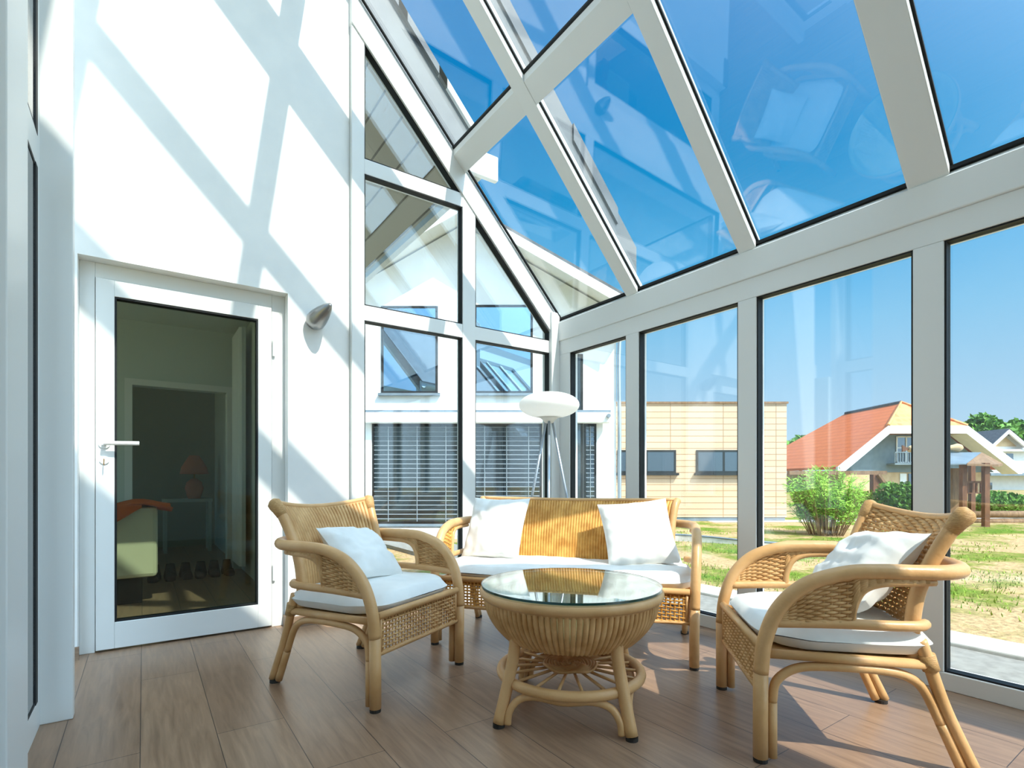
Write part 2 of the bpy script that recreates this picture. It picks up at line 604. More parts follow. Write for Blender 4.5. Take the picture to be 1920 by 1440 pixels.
# ---------------- gable glazing beside the house wall
gz = struct('window_2', 'glazed gable end with white mullion and two transoms beside the house wall', 'window wall')
zin = lambda x: 2.32 + SL * (2.97 - x)
Y0, Y1 = YW - .04, YW + .05
B(1.158, 1.247, Y0, Y1, 0, zin(1.247) + .02).build('jamb', M['frame'], gz, bevel=.004)
B(2.02, 2.135, Y0, Y1, .1, zin(2.135) - .05).build('mullion', M['frame'], gz, bevel=.004)
rk = MB()
zz = lambda x, a: zin(x) + a
rk.hexa([(1.155, Y0 - .01, zz(1.155, -.19)), (2.97, Y0 - .01, zz(2.97, -.17)), (2.97, Y1, zz(2.97, -.17)), (1.155, Y1, zz(1.155, -.19)),
         (1.155, Y0 - .01, zz(1.155, .05)), (2.97, Y0 - .01, zz(2.97, .05)), (2.97, Y1, zz(2.97, .05)), (1.155, Y1, zz(1.155, .05))])
rk.build('rake_frame', M['frame'], gz, bevel=.004)
g = MB()
sloped(g, 1.0, 2.98, Y0 - .035, Y0 - .012, .0502, .060)
g.build('rake_gasket', M['gasket'], gz)
xr_t1 = 2.97 - (3.165 + .19 - 2.32) / SL
B(1.247, xr_t1 + .06, Y0 + .004, Y1, 3.06, 3.165).build('transom', M['frame'], gz, bevel=.004)
B(1.247, 2.88, Y0 + .004, Y1, 2.05, 2.155).build('transom', M['frame'], gz, bevel=.004)
B(1.247, 2.88, Y0, Y1, 0, .10).build('bottom_rail', M['frame'], gz, bevel=.004)


def gable_pane(poly):
    MB().prism(poly, YW - .004, YW + .016).build('pane', M['glass'], gz)
    n = len(poly)
    cx = sum(p[0] for p in poly) / n
    cz = sum(p[1] for p in poly) / n
    g = MB()
    for k in range(n):
        a, b = poly[k], poly[(k + 1) % n]
        s = .007
        d = Vector((b[0] - a[0], b[1] - a[1])).normalized()
        nn = Vector((-d.y, d.x))
        if nn.dot(Vector((cx - a[0], cz - a[1]))) < 0:
            nn = -nn
        q = [a, b, (b[0] + nn.x * s, b[1] + nn.y * s), (a[0] + nn.x * s, a[1] + nn.y * s)]
        g.hexa([(p[0], Y0 + .006, p[1]) for p in (q[0], q[1])] + [(p[0], YW + .02, p[1]) for p in (q[1], q[0])] +
               [(p[0], Y0 + .006, p[1]) for p in (q[3], q[2])] + [(p[0], YW + .02, p[1]) for p in (q[2], q[3])])
    g.build('gasket', M['gasket'], gz)


xa = lambda z: 2.97 - (z + .185 - 2.32) / SL      # rake glass edge at height z
zr = lambda x: zin(x) - .185
gable_pane([(1.247, 3.165), (xa(3.165), 3.165), (1.247, zr(1.247))])
gable_pane([(1.247, 2.155), (2.02, 2.155), (2.02, 3.06), (1.247, 3.06)])
gable_pane([(2.135, 2.155), (2.88, 2.155), (2.88, zr(2.88)), (2.135, zr(2.135))])
gable_pane([(1.247, .10), (2.02, .10), (2.02, 2.05), (1.247, 2.05)])
gable_pane([(2.135, .10), (2.88, .10), (2.88, 2.05), (2.135, 2.05)])

# ---------------- narrow glazed side wall at the left edge
lw = struct('window_3', 'narrow side glazing with white frame at the left edge', 'window')
XL = -.33
B(XL - .09, XL + .02, 2.0, 2.32, 0, 6.0).build('post', M['frame'], lw, bevel=.004)
B(XL - .07, XL, 2.32, 2.41, 0, 5.6).build('stile', M['frame'], lw, bevel=.003)
B(XL - .12, XL + .10, 2.72, 2.78, 0, 5.6).build('corner_post', M['frame'], lw, bevel=.004)
B(XL - .07, XL, 2.67, 2.72, 0, 5.6).build('stile', M['frame'], lw)
B(XL - .07, XL, 2.41, 2.67, 2.135, 2.255).build('transom', M['frame'], lw)
B(XL - .07, XL, 2.41, 2.67, 0, .11).build('bottom_rail', M['frame'], lw)
for z0, z1 in ((.11, 2.135), (2.255, 5.5)):
    g = MB()
    g.box(XL - .030, XL + .001, 2.625, 2.67, z0, z1)
    g.box(XL - .030, XL - .001, 2.41, 2.625, z0, z0 + .012)
    g.box(XL - .030, XL - .001, 2.41, 2.625, z1 - .012, z1)
    g.build('gasket', M['gasket'], lw)
    B(XL - .022, XL - .003, 2.411, 2.624, z0 + .012, z1 - .012).build('pane', M['glass'], lw)

# ---------------- door
dr = struct('door_1', 'white framed glazed door in the house wall with lever handle', 'door')
f = MB()
f.box(-.287, -.219, 3.69, 3.76, 0, 2.147)
f.box(.679, .759, 3.69, 3.76, 0, 2.147)
f.box(-.219, .679, 3.69, 3.76, 2.065, 2.147)
f.build('door_frame', M['frame'], dr, bevel=.003)
leaf = MB()
leaf.box(-.216, -.133, 3.675, 3.74, .012, 2.062)
leaf.box(.597, .676, 3.675, 3.74, .012, 2.062)
leaf.box(-.133, .597, 3.675, 3.74, 1.972, 2.062)
leaf.box(-.133, .597, 3.675, 3.74, .012, .158)
leaf = leaf.build('door_leaf', M['frame'], dr, bevel=.003)
g = MB()
g.box(-.133, -.124, 3.68, 3.735, .158, 1.972)
g.box(.588, .597, 3.68, 3.735, .158, 1.972)
g.box(-.124, .588, 3.68, 3.735, .158, .167)
g.box(-.124, .588, 3.68, 3.735, 1.963, 1.972)
g.build('gasket', M['gasket'], leaf)
B(-.124, .588, 3.70, 3.72, .167, 1.963).build('pane', M['door_glass'], leaf)
h = MB()
h.lathe([(.0, 0), (.026, 0), (.026, .008), (.011, .010), (.011, .05), (0, .05)], 16, (-.178, 3.675, 1.15), Matrix.Rotation(R(90), 3, 'X'))
h.tube(cr([(-.178, 3.628, 1.15), (-.15, 3.625, 1.152), (-.02, 3.625, 1.155)], 5), .0115, 10)
h.build('handle', M['frame'], leaf, smooth=False)
h = MB()
h.lathe([(0, 0), (.022, 0), (.022, .008), (0, .009)], 16, (-.178, 3.675, 1.06), Matrix.Rotation(R(90), 3, 'X'))
h.build('lock_escutcheon', M['frame'], leaf)
h = MB()
h.box(-.180, -.176, 3.64, 3.667, 1.056, 1.064)
h.box(-.180, -.176, 3.628, 3.642, 1.030, 1.066)
h.build('key', M['key'], leaf)
h = MB()
h.tube([(.690, 3.68, .3), (.690, 3.68, .4)], .009, 8)
h.tube([(.690, 3.68, 1.75), (.690, 3.68, 1.85)], .009, 8)
h.build('hinge', M['frame'], leaf)

# ---------------- room beyond the door
tag(B(-2.4, 1.0, 3.78, 9.0, -.12, 0).build('floor', M['floor']), 'wood floor of the dim room behind the glazed door', 'floor', kind='structure')
tag(B(-2.4, 1.155, 3.95, 9.0, 2.5, 2.7).build('ceiling', M['room']), 'ceiling of the dim room behind the glazed door', 'ceiling', kind='structure')
o = MB()
o.box(-2.4, -.09, 6.3, 6.42, 0, 2.5)
o.box(.72, 1.0, 6.3, 6.42, 0, 2.5)
o.box(-.09, .72, 6.3, 6.42, 1.87, 2.5)
tag(o.build('wall_inner', M['room']), 'inner wall with an open doorway in the dim room', 'wall', kind='structure')
o = MB()
o.box(-.15, -.09, 6.27, 6.30, 0, 1.93)
o.box(.72, .78, 6.27, 6.30, 0, 1.93)
o.box(-.09, .72, 6.27, 6.30, 1.87, 1.93)
tag(o.build('trim_3', M['frame']), 'pale casing around the inner doorway seen through the glazed door', 'door casing', kind='structure')
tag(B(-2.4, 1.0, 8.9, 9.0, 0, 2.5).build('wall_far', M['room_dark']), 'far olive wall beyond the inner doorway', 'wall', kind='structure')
o = MB()  # openings in this unseen wall are added to brighten the rooms behind the door
o.box(-2.5, -2.4, 3.78, 4.3, 0, 2.5)
o.box(-2.5, -2.4, 5.9, 6.9, 0, 2.5)
o.box(-2.5, -2.4, 8.5, 9.0, 0, 2.5)
o.box(-2.5, -2.4, 4.3, 5.9, 0, .3)
o.box(-2.5, -2.4, 4.3, 5.9, 2.3, 2.5)
o.box(-2.5, -2.4, 6.9, 8.5, 0, .7)
o.box(-2.5, -2.4, 6.9, 8.5, 2.2, 2.5)
tag(o.build('wall_side', M['room']), 'left wall of the dim room with unseen openings added for light', 'wall', kind='structure')
# right-hand outer wall of the house with a window
o = MB()
o.box(.86, 1.15, 3.95, 4.55, 0, 3.6)
o.box(.86, 1.15, 5.45, 9.0, 0, 3.6)
o.box(.86, 1.15, 4.55, 5.45, 0, .95)
o.box(.86, 1.15, 4.55, 5.45, 2.15, 3.6)
tag(o.build('wall_right', M['room']), 'outer house wall with a window on the right of the dim room', 'wall', kind='structure')
wn = struct('window_4', 'small side window lighting the dim room', 'window')
o = MB()
o.box(.95, 1.01, 4.55, 4.61, .95, 2.15)
o.box(.95, 1.01, 5.39, 5.45, .95, 2.15)
o.box(.95, 1.01, 4.61, 5.39, .95, 1.01)
o.box(.95, 1.01, 4.61, 5.39, 2.09, 2.15)
o.build('window_frame', M['frame'], wn)
B(.97, .99, 4.61, 5.39, 1.01, 2.09).build('pane', M['glass'], wn)
# curtain in front of the right wall
cu = MB()
cu.grid(lambda u, v: (.77 + .022 * math.sin(u * 60), 5.62 + u * .55, .12 + v * 2.3), 90, 4)
cu.grid(lambda u, v: (.785 + .022 * math.sin(u * 60), 5.62 + u * .55, .12 + v * 2.3), 90, 4)
tag(cu.build('curtain', M['curtain'], smooth=True), 'white curtain hanging right of the inner doorway', 'curtain')
# armchair with throw
ac = tag(empty('upholstered_armchair', (-.45, 5.3, 0)), 'cream upholstered sofa end half covered by an orange throw behind the door glass', 'sofa')
B(-.65, .54, -.36, .42, .20, .74).build('body', M['leather'], ac, bevel=.03)
B(-.60, .44, -.30, .36, 0, .199).build('plinth', M['black'], ac)
th = MB()
th.grid(lambda u, v: (-.66 + u * 1.30, -.38 + .82 * v, .748 + .018 * math.sin(u * 9 + v * 7) + .02 * math.sin(u * 17)), 20, 10)


def hang(u, v):
    x = -.66 + u * 1.10
    drop = .02 + max(0, .27 * (1 - abs(u - .62) / .38)) if u > .24 else .10
    return (x, -.382 - .012 * math.sin(u * 25) - .012, .76 - v * drop)


th.grid(hang, 36, 6)
tho = th.build('blanket', M['throw'], smooth=True, loc=(-.45, 5.3, 0))
sm = tho.modifiers.new('thick', 'SOLIDIFY')
sm.thickness = .02
tag(tho, 'orange throw draped over the cream sofa end behind the door glass', 'blanket')
# console table with a pink lamp
ct = tag(empty('side_table', (.52, 8.3, 0)), 'pale narrow side table in the far room seen through two doorways', 'side table')
B(-.32, .24, -.18, .18, .66, .70).build('table_top', M['room'], ct)
for x in (-.29, .21):
    for y in (-.15, .15):
        B(x - .02, x + .02, y - .02, y + .02, 0, .66).build('leg', M['room'], ct)
lp = tag(empty('table_lamp', (.56, 8.3, .70)), 'small salmon shaded table lamp on the side table in the far room', 'lamp')
MB().lathe([(0, 0), (.07, 0), (.09, .06), (.11, .14), (.09, .22), (.03, .27), (.0, .27)], 20).build('lamp_base', M['pink'], lp, smooth=True)
MB().lathe([(.17, .33), (.15, .42), (.06, .58), (.05, .58), (.14, .42), (.16, .33)], 20).build('lamp_shade', M['pink'], lp, smooth=True)
MB().lathe([(0, .27), (.012, .27), (.012, .5), (0, .5)], 8).build('stem', M['key'], lp)
xs = [-.06, .07, .20, .32, .44, .56]
sh0 = None
SHL = ['leftmost dark shoe on the floor beside the cream sofa end', 'second dark shoe from the cream sofa end on the dim floor',
       'third dark shoe from the sofa end in the row before the inner doorway', 'fourth dark shoe from the sofa end in the row before the inner doorway',
       'dark shoe second from the curtain end of the row', 'dark shoe at the curtain end of the row']
for k, x in enumerate(xs):
    if sh0 is None:
        m = MB()
        m.lathe([(0, 0), (.05, 0), (.055, .03), (.045, .08), (.035, .14), (0, .14)], 12, (0, .06, 0))
        m.lathe([(0, 0), (.045, 0), (.05, .03), (.04, .06), (0, .075)], 12, (0, -.04, 0))
        m.lathe([(0, 0), (.04, 0), (.045, .03), (.03, .055), (0, .06)], 12, (0, -.10, 0))
        s = sh0 = m.build('shoe', M['black'], smooth=True)
    else:
        s = sh0.copy()
        col.objects.link(s)
    s.location = (.14 + x, 6.02, 0)
    s.rotation_euler = (0, 0, R(-6 + 5 * (k % 3)))
    tag(s, SHL[k], 'shoe', 'dark shoes by the inner doorway')

# ---------------- wall sconce
sc = tag(empty('wall_lamp', (.925, YW, 1.99)), 'small satin metal cone wall lamp beside the glazed door', 'wall lamp')
d = Vector((.05, -.20, .075)).normalized()
rot = d.to_track_quat('Z', 'Y').to_matrix()
MB().lathe([(0, 0), (.045, 0), (.045, .012), (.0, .014)], 24, (0, 0, 0), Matrix.Rotation(R(90), 3, 'X')).build('wall_plate', M['sconce'], sc)
MB().lathe([(0, 0), (.05, .0), (.062, .03), (.060, .07), (.048, .13), (.030, .19), (.012, .225), (0, .23)], 28, (-.012, -.012, -.012), rot).build('shade', M['sconce'], sc, smooth=True)

# ------------------------------------------------------------------ rattan furniture
def weave(mb, fn, nu, nv, rs, rw, amp, sub=2, sides=4, stakes=True, strands=True):
    def frame(u, v):
        e = .004
        p = Vector(fn(u, v))
        du = Vector(fn(min(u + e, 1), v)) - Vector(fn(max(u - e, 0), v))
        dv = Vector(fn(u, min(v + e, 1))) - Vector(fn(u, max(v - e, 0)))
        n = du.cross(dv)
        n = n.normalized() if n.length > 1e-12 else Vector((0, 1, 0))
        return p, n
    if stakes:
        for i in range(nu + 1):
            pts = [Vector(fn(i / nu, k / 8)) for k in range(9)]
            if (pts[-1] - pts[0]).length > rs * 2:
                mb.tube(pts, rs, sides, caps=False)
    if strands:
        for j in range(nv + 1):
            pts = []
            for k in range(nu * sub + 1):
                u = k / (nu * sub)
                p, n = frame(u, j / nv)
                s = math.cos(PI * (u * nu + j))
                pts.append(p + n * amp * s)
            mb.tube(pts, rw, sides, caps=False, flat=1.0)
    return mb


def ribs(mb, fn, nu, r, nseg=10, bands=(.04, .5, .96), rb=.006, sides=5):
    for i in range(nu + 1):
        mb.tube([Vector(fn(i / nu, k / nseg)) for k in range(nseg + 1)], r, sides, caps=False)
    for b in bands:
        mb.tube([Vector(fn(k / 40, b)) for k in range(41)], rb, 5, caps=False)
    return mb


def make_seat(name, loc, rz, hw, label, cat, back='weave', arm_top=.655, back_top=.845, mat_w='wicker'):
    root = tag(empty(name, loc, rz), label, cat)
    mw = M[mat_w]
    ds = hw - .315                # extra half width over an armchair
    AT = arm_top
    pin = 0 if hw < .5 else .07

    def hoop(sx):
        return [(sx * (hw + .003), -.315, .30), (sx * (hw + .006), -.303, .41), (sx * (hw + .012), -.262, .52), (sx * (hw + .018), -.178, AT - .05), (sx * (hw + .02), -.06, AT - .008),
                (sx * (hw + .02), .04, AT), (sx * (hw + .018), .14, AT), (sx * (hw + .004), .232, AT), (sx * (hw - .055), .312, AT), (sx * (hw - .16), .347, AT)]
    L = hoop(-1)
    Rr = hoop(1)
    path = cr(L + [(0, .36, AT)] + Rr[::-1], 7)
    MB().tube(path, .025, 12).build('arm_hoop', M['rattan'], root, smooth=True)
    hl = cr(L, 10)

    def hz(y):
        for a, b in zip(hl, hl[1:]):
            if a.y <= y <= b.y and b.y > a.y:
                t = (y - a.y) / (b.y - a.y)
                return a.z + (b.z - a.z) * t, abs(a.x + (b.x - a.x) * t)
        return (hl[0].z, abs(hl[0].x)) if y < hl[0].y else (AT, hw + .01)
    # front legs
    for sx in (-1, 1):
        m = MB().tube([(sx * hw, -.315, .014), (sx * hw, -.315, .15), (sx * (hw + .003), -.315, .302)], .0245, 12)
        m.tube([(sx * (hw - .008), -.276, .014), (sx * (hw - .008), -.276, .20)], .0165, 10)
        lg = m.build('leg', M['rattan'], root, smooth=True)
        MB().lathe([(0, 0), (.023, 0), (.023, .0139), (0, .0139)], 14, (sx * hw, -.315, 0)).build('foot_cap', M['footcap'], lg)
        # side arch running from the front leg under the seat rail into the rear leg
        MB().tube(cr([(sx * (hw - .008), -.276, .20), (sx * (hw - .009), -.262, .272), (sx * (hw - .010), -.20, .318), (sx * (hw - .012), -.10, .329), (sx * (hw - .016), .06, .326), (sx * (hw - .022), .14, .308), (sx * (hw - .026), .19, .265), (sx * (hw - .030), .24, .16)], 6), .0155, 10).build('side_brace', M['rattan'], root, smooth=True)
        # rear leg: two poles side by side
        m = MB().tube(cr([(sx * (hw - .018), .175, .43), (sx * (hw - .018), .195, .37), (sx * (hw - .024), .25, .21), (sx * (hw - .030), .338, .014)], 6), .019, 10)
        m.tube(cr([(sx * (hw - .030), .24, .16), (sx * (hw - .033), .302, .014)], 4), .0165, 10)
        lg = m.build('leg', M['rattan'], root, smooth=True)
        MB().lathe([(0, 0), (.024, 0), (.024, .0139), (0, .0139)], 14, (sx * (hw - .031), .325, 0)).build('foot_cap', M['footcap'], lg)
        # wrapped joint at the top of rear leg
        MB().tube([(sx * (hw - .018), .192, .385), (sx * (hw - .020), .207, .335)], .0245, 12).build('binding', M['binding'], root, smooth=True)
        # back post, S-curved, ending in a wrapped knob
        bp = cr([(sx * (hw - .045 - pin), .170, .36), (sx * (hw - .045 - pin), .165, .47), (sx * (hw - .042 - pin), .180, .58), (sx * (hw - .036 - pin), .215, .68), (sx * (hw - .020 - pin), .262, .785), (sx * (hw - .004 - pin), .30, back_top)], 7)
        po = MB().tube(bp, .0225, 12).build('back_post', M['rattan'], root, smooth=True)
        if hw < .5:
            MB().tube([bp[-8], bp[-5], bp[-3], bp[-1], bp[-1] + Vector((sx * .003, .008, .009))], [.0235, .028, .031, .030, .016], 14).build('knob_wrap', M['binding'], po, smooth=True)
        # lower arm rail
        MB().tube(cr([(sx * (hw + .006), -.285, .472), (sx * (hw + .014), -.10, .480), (sx * (hw + .014), .06, .480), (sx * (hw + .004), .155, .480), (sx * (hw - .03), .195, .480)], 6), .0175, 10).build('lower_arm_rail', M['rattan'], root, smooth=True)
        # tube round the opening
        arch = cr([(sx * (hw + .012), -.040, .481), (sx * (hw + .014), -.036, .53), (sx * (hw + .016), -.010, AT - .066), (sx * (hw + .018), .045, AT - .040), (sx * (hw + .016), .13, AT - .034), (sx * (hw + .004), .205, AT - .032)], 6)
        MB().tube(arch, .0125, 10).build('opening_edge', M['rattan'], root, smooth=True)
        al = [(p.y, p.z) for p in arch]

        def side(u, v, sx=sx, al=al):
            y = -.293 + u * .475
            zt, xx = hz(y)
            zt -= .012
            zb = .478
            if y > al[0][0]:
                zb = al[-1][1]
                for a, b in zip(al, al[1:]):
                    if a[0] <= y <= b[0]:
                        zb = a[1] + (b[1] - a[1]) * (y - a[0]) / max(b[0] - a[0], 1e-6)
            zb = min(zb, zt - .001)
            return (sx * xx, y, zb + (zt - zb) * v)
        weave(MB(), side, 20, 15, .0038, .0062, .0050, 3).build('side_panel', mw, root, smooth=True)
        # seat side rail
        MB().tube([(sx * (hw + .0), -.305, .366), (sx * (hw - .018), .205, .352)], .0165, 10).build('seat_rail', M['rattan'], root, smooth=True)
    m = MB()
    m.tube([(-hw + .02, -.312, .386), (hw - .02, -.312, .386)], .0155, 10)
    m.tube([(-hw + .03, .20, .355), (hw - .03, .20, .355)], .0165, 10)
    m.build('seat_frame', M['rattan'], root, smooth=True)
    # front apron
    nx = max(24, int(2 * hw / .022))
    wv = weave(MB(), lambda u, v: (-hw + .03 + u * (2 * hw - .06), -.312, .236 + v * .136), nx, 8, .0048, .0048, .0040, 2)
    wv.build('apron', mw, root, smooth=True)
    m = MB()
    m.tube([(-hw + .02, -.312, .228), (hw - .02, -.312, .228)], .0105, 8)
    m.tube([(-hw + .034, -.312, .23), (-hw + .034, -.312, .378)], .008, 8)
    m.tube([(hw - .034, -.312, .23), (hw - .034, -.312, .378)], .008, 8)
    m.build('apron_frame', M['rattan'], root, smooth=True)
    B(-hw + .02, hw - .02, -.295, .185, .346, .366).build('seat_deck', mw, root)
    # back
    bow = .055 if hw < .5 else .02
    dip = .030 if hw < .5 else .008

    def bk(u, v):
        s = 2 * u - 1
        q = 1 - s * s
        k = (v * (len(bp) - 1 - 6)) + 5
        i = int(min(k, len(bp) - 2))
        p = bp[i] + (bp[i + 1] - bp[i]) * (k - i)
        x = s * (abs(p.x) - .012)
        return (x, p.y + bow * q * (.4 + .6 * v), p.z - dip * q * v)
    if back == 'ribs':
        n = int(2 * hw / .0205)
        mb = ribs(MB(), bk, n, .0100, 10, (.02, .985), .010, 6)
    else:
        mb = weave(MB(), bk, 18, 27, .0042, .0072, .0056, 3)
    mb.build('backrest', mw, root, smooth=True)
    top = [Vector(bk(k / 30, 1.0)) + Vector((0, 0, .008)) for k in range(31)]
    MB().tube(top, .0125, 10).build('top_rail', M['rattan'], root, smooth=True)
    return root


def pillow(w, h, t, seed, puff=.5, wr=.012, n=26, corner=.06, pw=3.2):
    """cushion standing in the XZ plane, thickness along y, base at z=0"""
    mb = MB()
    for sgn in (-1, 1):
        def fn(a, b, sgn=sgn):
            u, v = 2 * a - 1, 2 * b - 1
            x = w / 2 * u * (1 - corner * (1 - v * v))
            z = h / 2 * v * (1 - corner * (1 - u * u))
            k = max(0, (1 - abs(u) ** pw) * (1 - abs(v) ** pw)) ** puff
            d = mnoise.noise(Vector((u * 1.7 + seed, v * 1.7, sgn * 2.0)))
            d2 = mnoise.noise(Vector((u * 4 + seed * 3, v * 4, sgn * 3.0)))
            y = sgn * (t / 2 * k * (1 + .22 * d) + wr * d2 * min(1, k * 2)) 
            return (x, y, z + h / 2 + .010 * d * k)
        mb.grid(fn, n, n) if sgn > 0 else mb.grid(lambda a, b: fn(1 - a, b), n, n)
    return mb


def place(o, root_loc, rz, local, tilt=0.0, yaw=0.0, roll=0.0):
    """put an object at a spot given in the frame of the seat it rests on"""
    mr = Matrix.Translation(Vector(root_loc)) @ Matrix.Rotation(rz, 4, 'Z') @ Matrix.Translation(Vector(local)) @ Matrix.Rotation(yaw, 4, 'Z') @ Matrix.Rotation(tilt, 4, 'X') @ Matrix.Rotation(roll, 4, 'Y')
    o.location = mr.to_translation()
    o.rotation_euler = mr.to_euler()


def seat_cushion(hw, label, loc, rz, seed):
    mb = MB()
    nx, ny = (26, 22) if hw < .5 else (60, 22)
    for sgn in (-1, 1):
        def fn(a, b, sgn=sgn):
            u0, v0 = 2 * a - 1, 2 * b - 1
            m_ = max(abs(u0), abs(v0))
            q_ = (abs(u0) ** 7 + abs(v0) ** 7) ** (1 / 7)
            u, v = (u0 * m_ / q_, v0 * m_ / q_) if q_ > 1e-6 else (u0, v0)
            y = -.030 + .272 * v
            sm_ = min(1, max(0, (y + .25) / .12))
            x = (hw - .034 + .044 * sm_ * sm_ * (3 - 2 * sm_)) * u
            k = max(0, (1 - abs(u0) ** (9 if hw < .5 else 22)) * (1 - abs(v0) ** 9)) ** .5
            d = mnoise.noise(Vector((x * 5 + seed, y * 5, sgn * 1.3)))
            d2 = mnoise.noise(Vector((x * 14 + seed, y * 14, 2.2)))
            z = .050 + sgn * .050 * k * (1 + .10 * d) + .004 * d + (.004 * d2 * k if sgn > 0 else 0)
            if sgn < 0:
                z = max(z, .002)
            return (x, y, z)
        mb.grid(fn, nx, ny) if sgn > 0 else mb.grid(lambda a, b: fn(1 - a, b), nx, ny)
    o = mb.build('seat_cushion', M['cloth'], smooth=True)
    place(o, loc, rz, (0, -.005, .3665))
    tag(o, label, 'cushion')
    return o


LC, LA = (.91, 2.522, 0), R(27.9)
RC, RA = (2.155, .98, 0), R(224.6)
SC, SA = (2.07, 2.40, 0), math.atan2(-.785, .62)
make_seat('rattan_armchair', LC, LA, .315, 'honey rattan armchair with ribbed back standing beside the glazed door', 'armchair', back='ribs')
make_seat('rattan_armchair', RC, RA, .315, 'honey rattan armchair with closely woven back standing by the lawn glazing', 'armchair', back='weave')
make_seat('rattan_sofa', SC, SA, .71, 'two seat honey rattan sofa with ribbed back behind the round table', 'sofa', back='ribs', mat_w='wicker_dark', arm_top=.68, back_top=.825)
seat_cushion(.315, 'white seat cushion on the armchair beside the glazed door', LC, LA, 1)
seat_cushion(.315, 'white seat cushion on the armchair by the lawn glazing', RC, RA, 5)
seat_cushion(.71, 'long white seat cushion on the rattan sofa', SC, SA, 9)


def back_pillow(w, h, t, seed, label, loc, rz, local, tilt, yaw=0.0, roll=0.0):
    o = pillow(w, h, t, seed).build('pillow', M['cloth'], smooth=True)
    place(o, loc, rz, local, tilt, yaw, roll)
    tag(o, label, 'pillow')
    return o


back_pillow(.40, .33, .13, 2.0, 'white pillow leaning in the armchair beside the glazed door', LC, LA, (.03, -.03, .470), R(-46), R(8), R(9))
back_pillow(.47, .37, .14, 4.0, 'white pillow leaning in the armchair by the lawn glazing', RC, RA, (.03, -.01, .478), R(-42), R(-4), R(-7))
back_pillow(.40, .42, .13, 6.0, 'white square pillow at the house wall end of the rattan sofa', SC, SA, (-.49, .00, .458), R(-27), R(-8), R(0))
back_pillow(.42, .42, .13, 8.0, 'white crumpled pillow at the lawn end of the rattan sofa', SC, SA, (.46, -.01, .458), R(-30), R(14), R(-6))

# ---------------- round table
TC, TA = (1.474, 1.684, 0), R(-47)
tb = tag(empty('rattan_table', TC, TA), 'round rattan coffee table with ribbed drum and glass top between the seats', 'table')


def drum(u, v):
    a = u * 2 * PI
    r = .262 + (.352 - .262) * (1 - (1 - v) ** 2.1)
    return (r * math.cos(a), r * math.sin(a), .304 + v * .163)


mb = MB()
ribs(mb, drum, 96, .0112, 12, (), .006, 6)
for b in (.02, .98):
    mb.tube([drum(k / 60, b) for k in range(60)], .009, 6, closed=True)
mb.build('drum', M['wicker'], tb, smooth=True)
MB().lathe([(0, .310), (.25, .310), (.25, .320), (0, .320)], 40).build('drum_base', M['wicker'], tb)
ring = lambda r, z, n=64: [(r * math.cos(2 * PI * k / n), r * math.sin(2 * PI * k / n), z) for k in range(n)]
mb = MB()
mb.tube(ring(.360, .486), .0225, 12, closed=True)
mb.build('rim', M['rattan'], tb, smooth=True)
MB().lathe([(0, .5095), (.371, .5095), (.371, .5175), (0, .5175)], 72).build('glass_top', M['table_glass'], tb)['label'] = 'clear round glass top'
mb = MB()
n = 72
for j in range(n):
    a0, a1 = 2 * PI * j / n, 2 * PI * (j + 1) / n
    r0, r1, z0, z1 = .3712, .3745, .509, .518
    mb.hexa([(r0 * math.cos(a0), r0 * math.sin(a0), z0), (r1 * math.cos(a0), r1 * math.sin(a0), z0), (r1 * math.cos(a1), r1 * math.sin(a1), z0), (r0 * math.cos(a1), r0 * math.sin(a1), z0),
             (r0 * math.cos(a0), r0 * math.sin(a0), z1), (r1 * math.cos(a0), r1 * math.sin(a0), z1), (r1 * math.cos(a1), r1 * math.sin(a1), z1), (r0 * math.cos(a1), r0 * math.sin(a1), z1)])
mb.build('glass_edge', M['glass_edge'], tb)['label'] = 'dark green glass edge'
MB().tube(ring(.290, .155), .0205, 12, closed=True).build('lower_ring', M['rattan'], tb, smooth=True)
mb = MB()
for k in range(18):
    a = 2 * PI * (k + .3) / 18
    mb.tube([(.07 * math.cos(a), .07 * math.sin(a), .172), (.285 * math.cos(a), .285 * math.sin(a), .157)], .0062, 7)
mb.build('spokes', M['rattan'], tb, smooth=True)
mb = MB()
for k in range(9):
    mb.tube([(x, y, z + .004 * math.sin(5 * math.atan2(y, x) + k)) for x, y, z in ring(.018 + k * .0115, .178, 30)], .0066, 5, closed=True)
mb.build('woven_hub', M['wicker'], tb, smooth=True)
lx = .25
feet = [(-lx, -lx), (lx, -lx), (lx, lx), (-lx, lx)]
for sx, sy in feet:
    ux, uy = sx / lx, sy / lx
    m = MB().tube(cr([(ux * .212, uy * .212, .50), (ux * .205, uy * .205, .42), (ux * .197, uy * .197, .30), (ux * .222, uy * .222, .15), (ux * lx, uy * lx, .014)], 6), .0235, 12)
    lg = m.build('leg', M['rattan'], tb, smooth=True)
    MB().lathe([(0, 0), (.023, 0), (.023, .0139), (0, .0139)], 14, (ux * lx, uy * lx, 0)).build('foot_cap', M['footcap'], lg)
for k in range(4):
    a, b = Vector(feet[k] + (0,)), Vector(feet[(k + 1) % 4] + (0,))
    dd = (b - a).normalized()
    inn = Vector((-dd.y, dd.x, 0))
    P_ = lambda t, z, i: a + dd * t + inn * i + Vector((0, 0, z))
    ln = (b - a).length
    pts = [P_(.035, .014, 0), P_(.042, .06, .004), P_(.075, .105, .01), P_(.14, .126, .004), P_(ln / 2, .118, -.005), P_(ln - .14, .126, .004), P_(ln - .075, .105, .01), P_(ln - .042, .06, .004), P_(ln - .035, .014, 0)]
    MB().tube(cr(pts, 6), .0145, 10).build('stretcher', M['rattan'], tb, smooth=True)

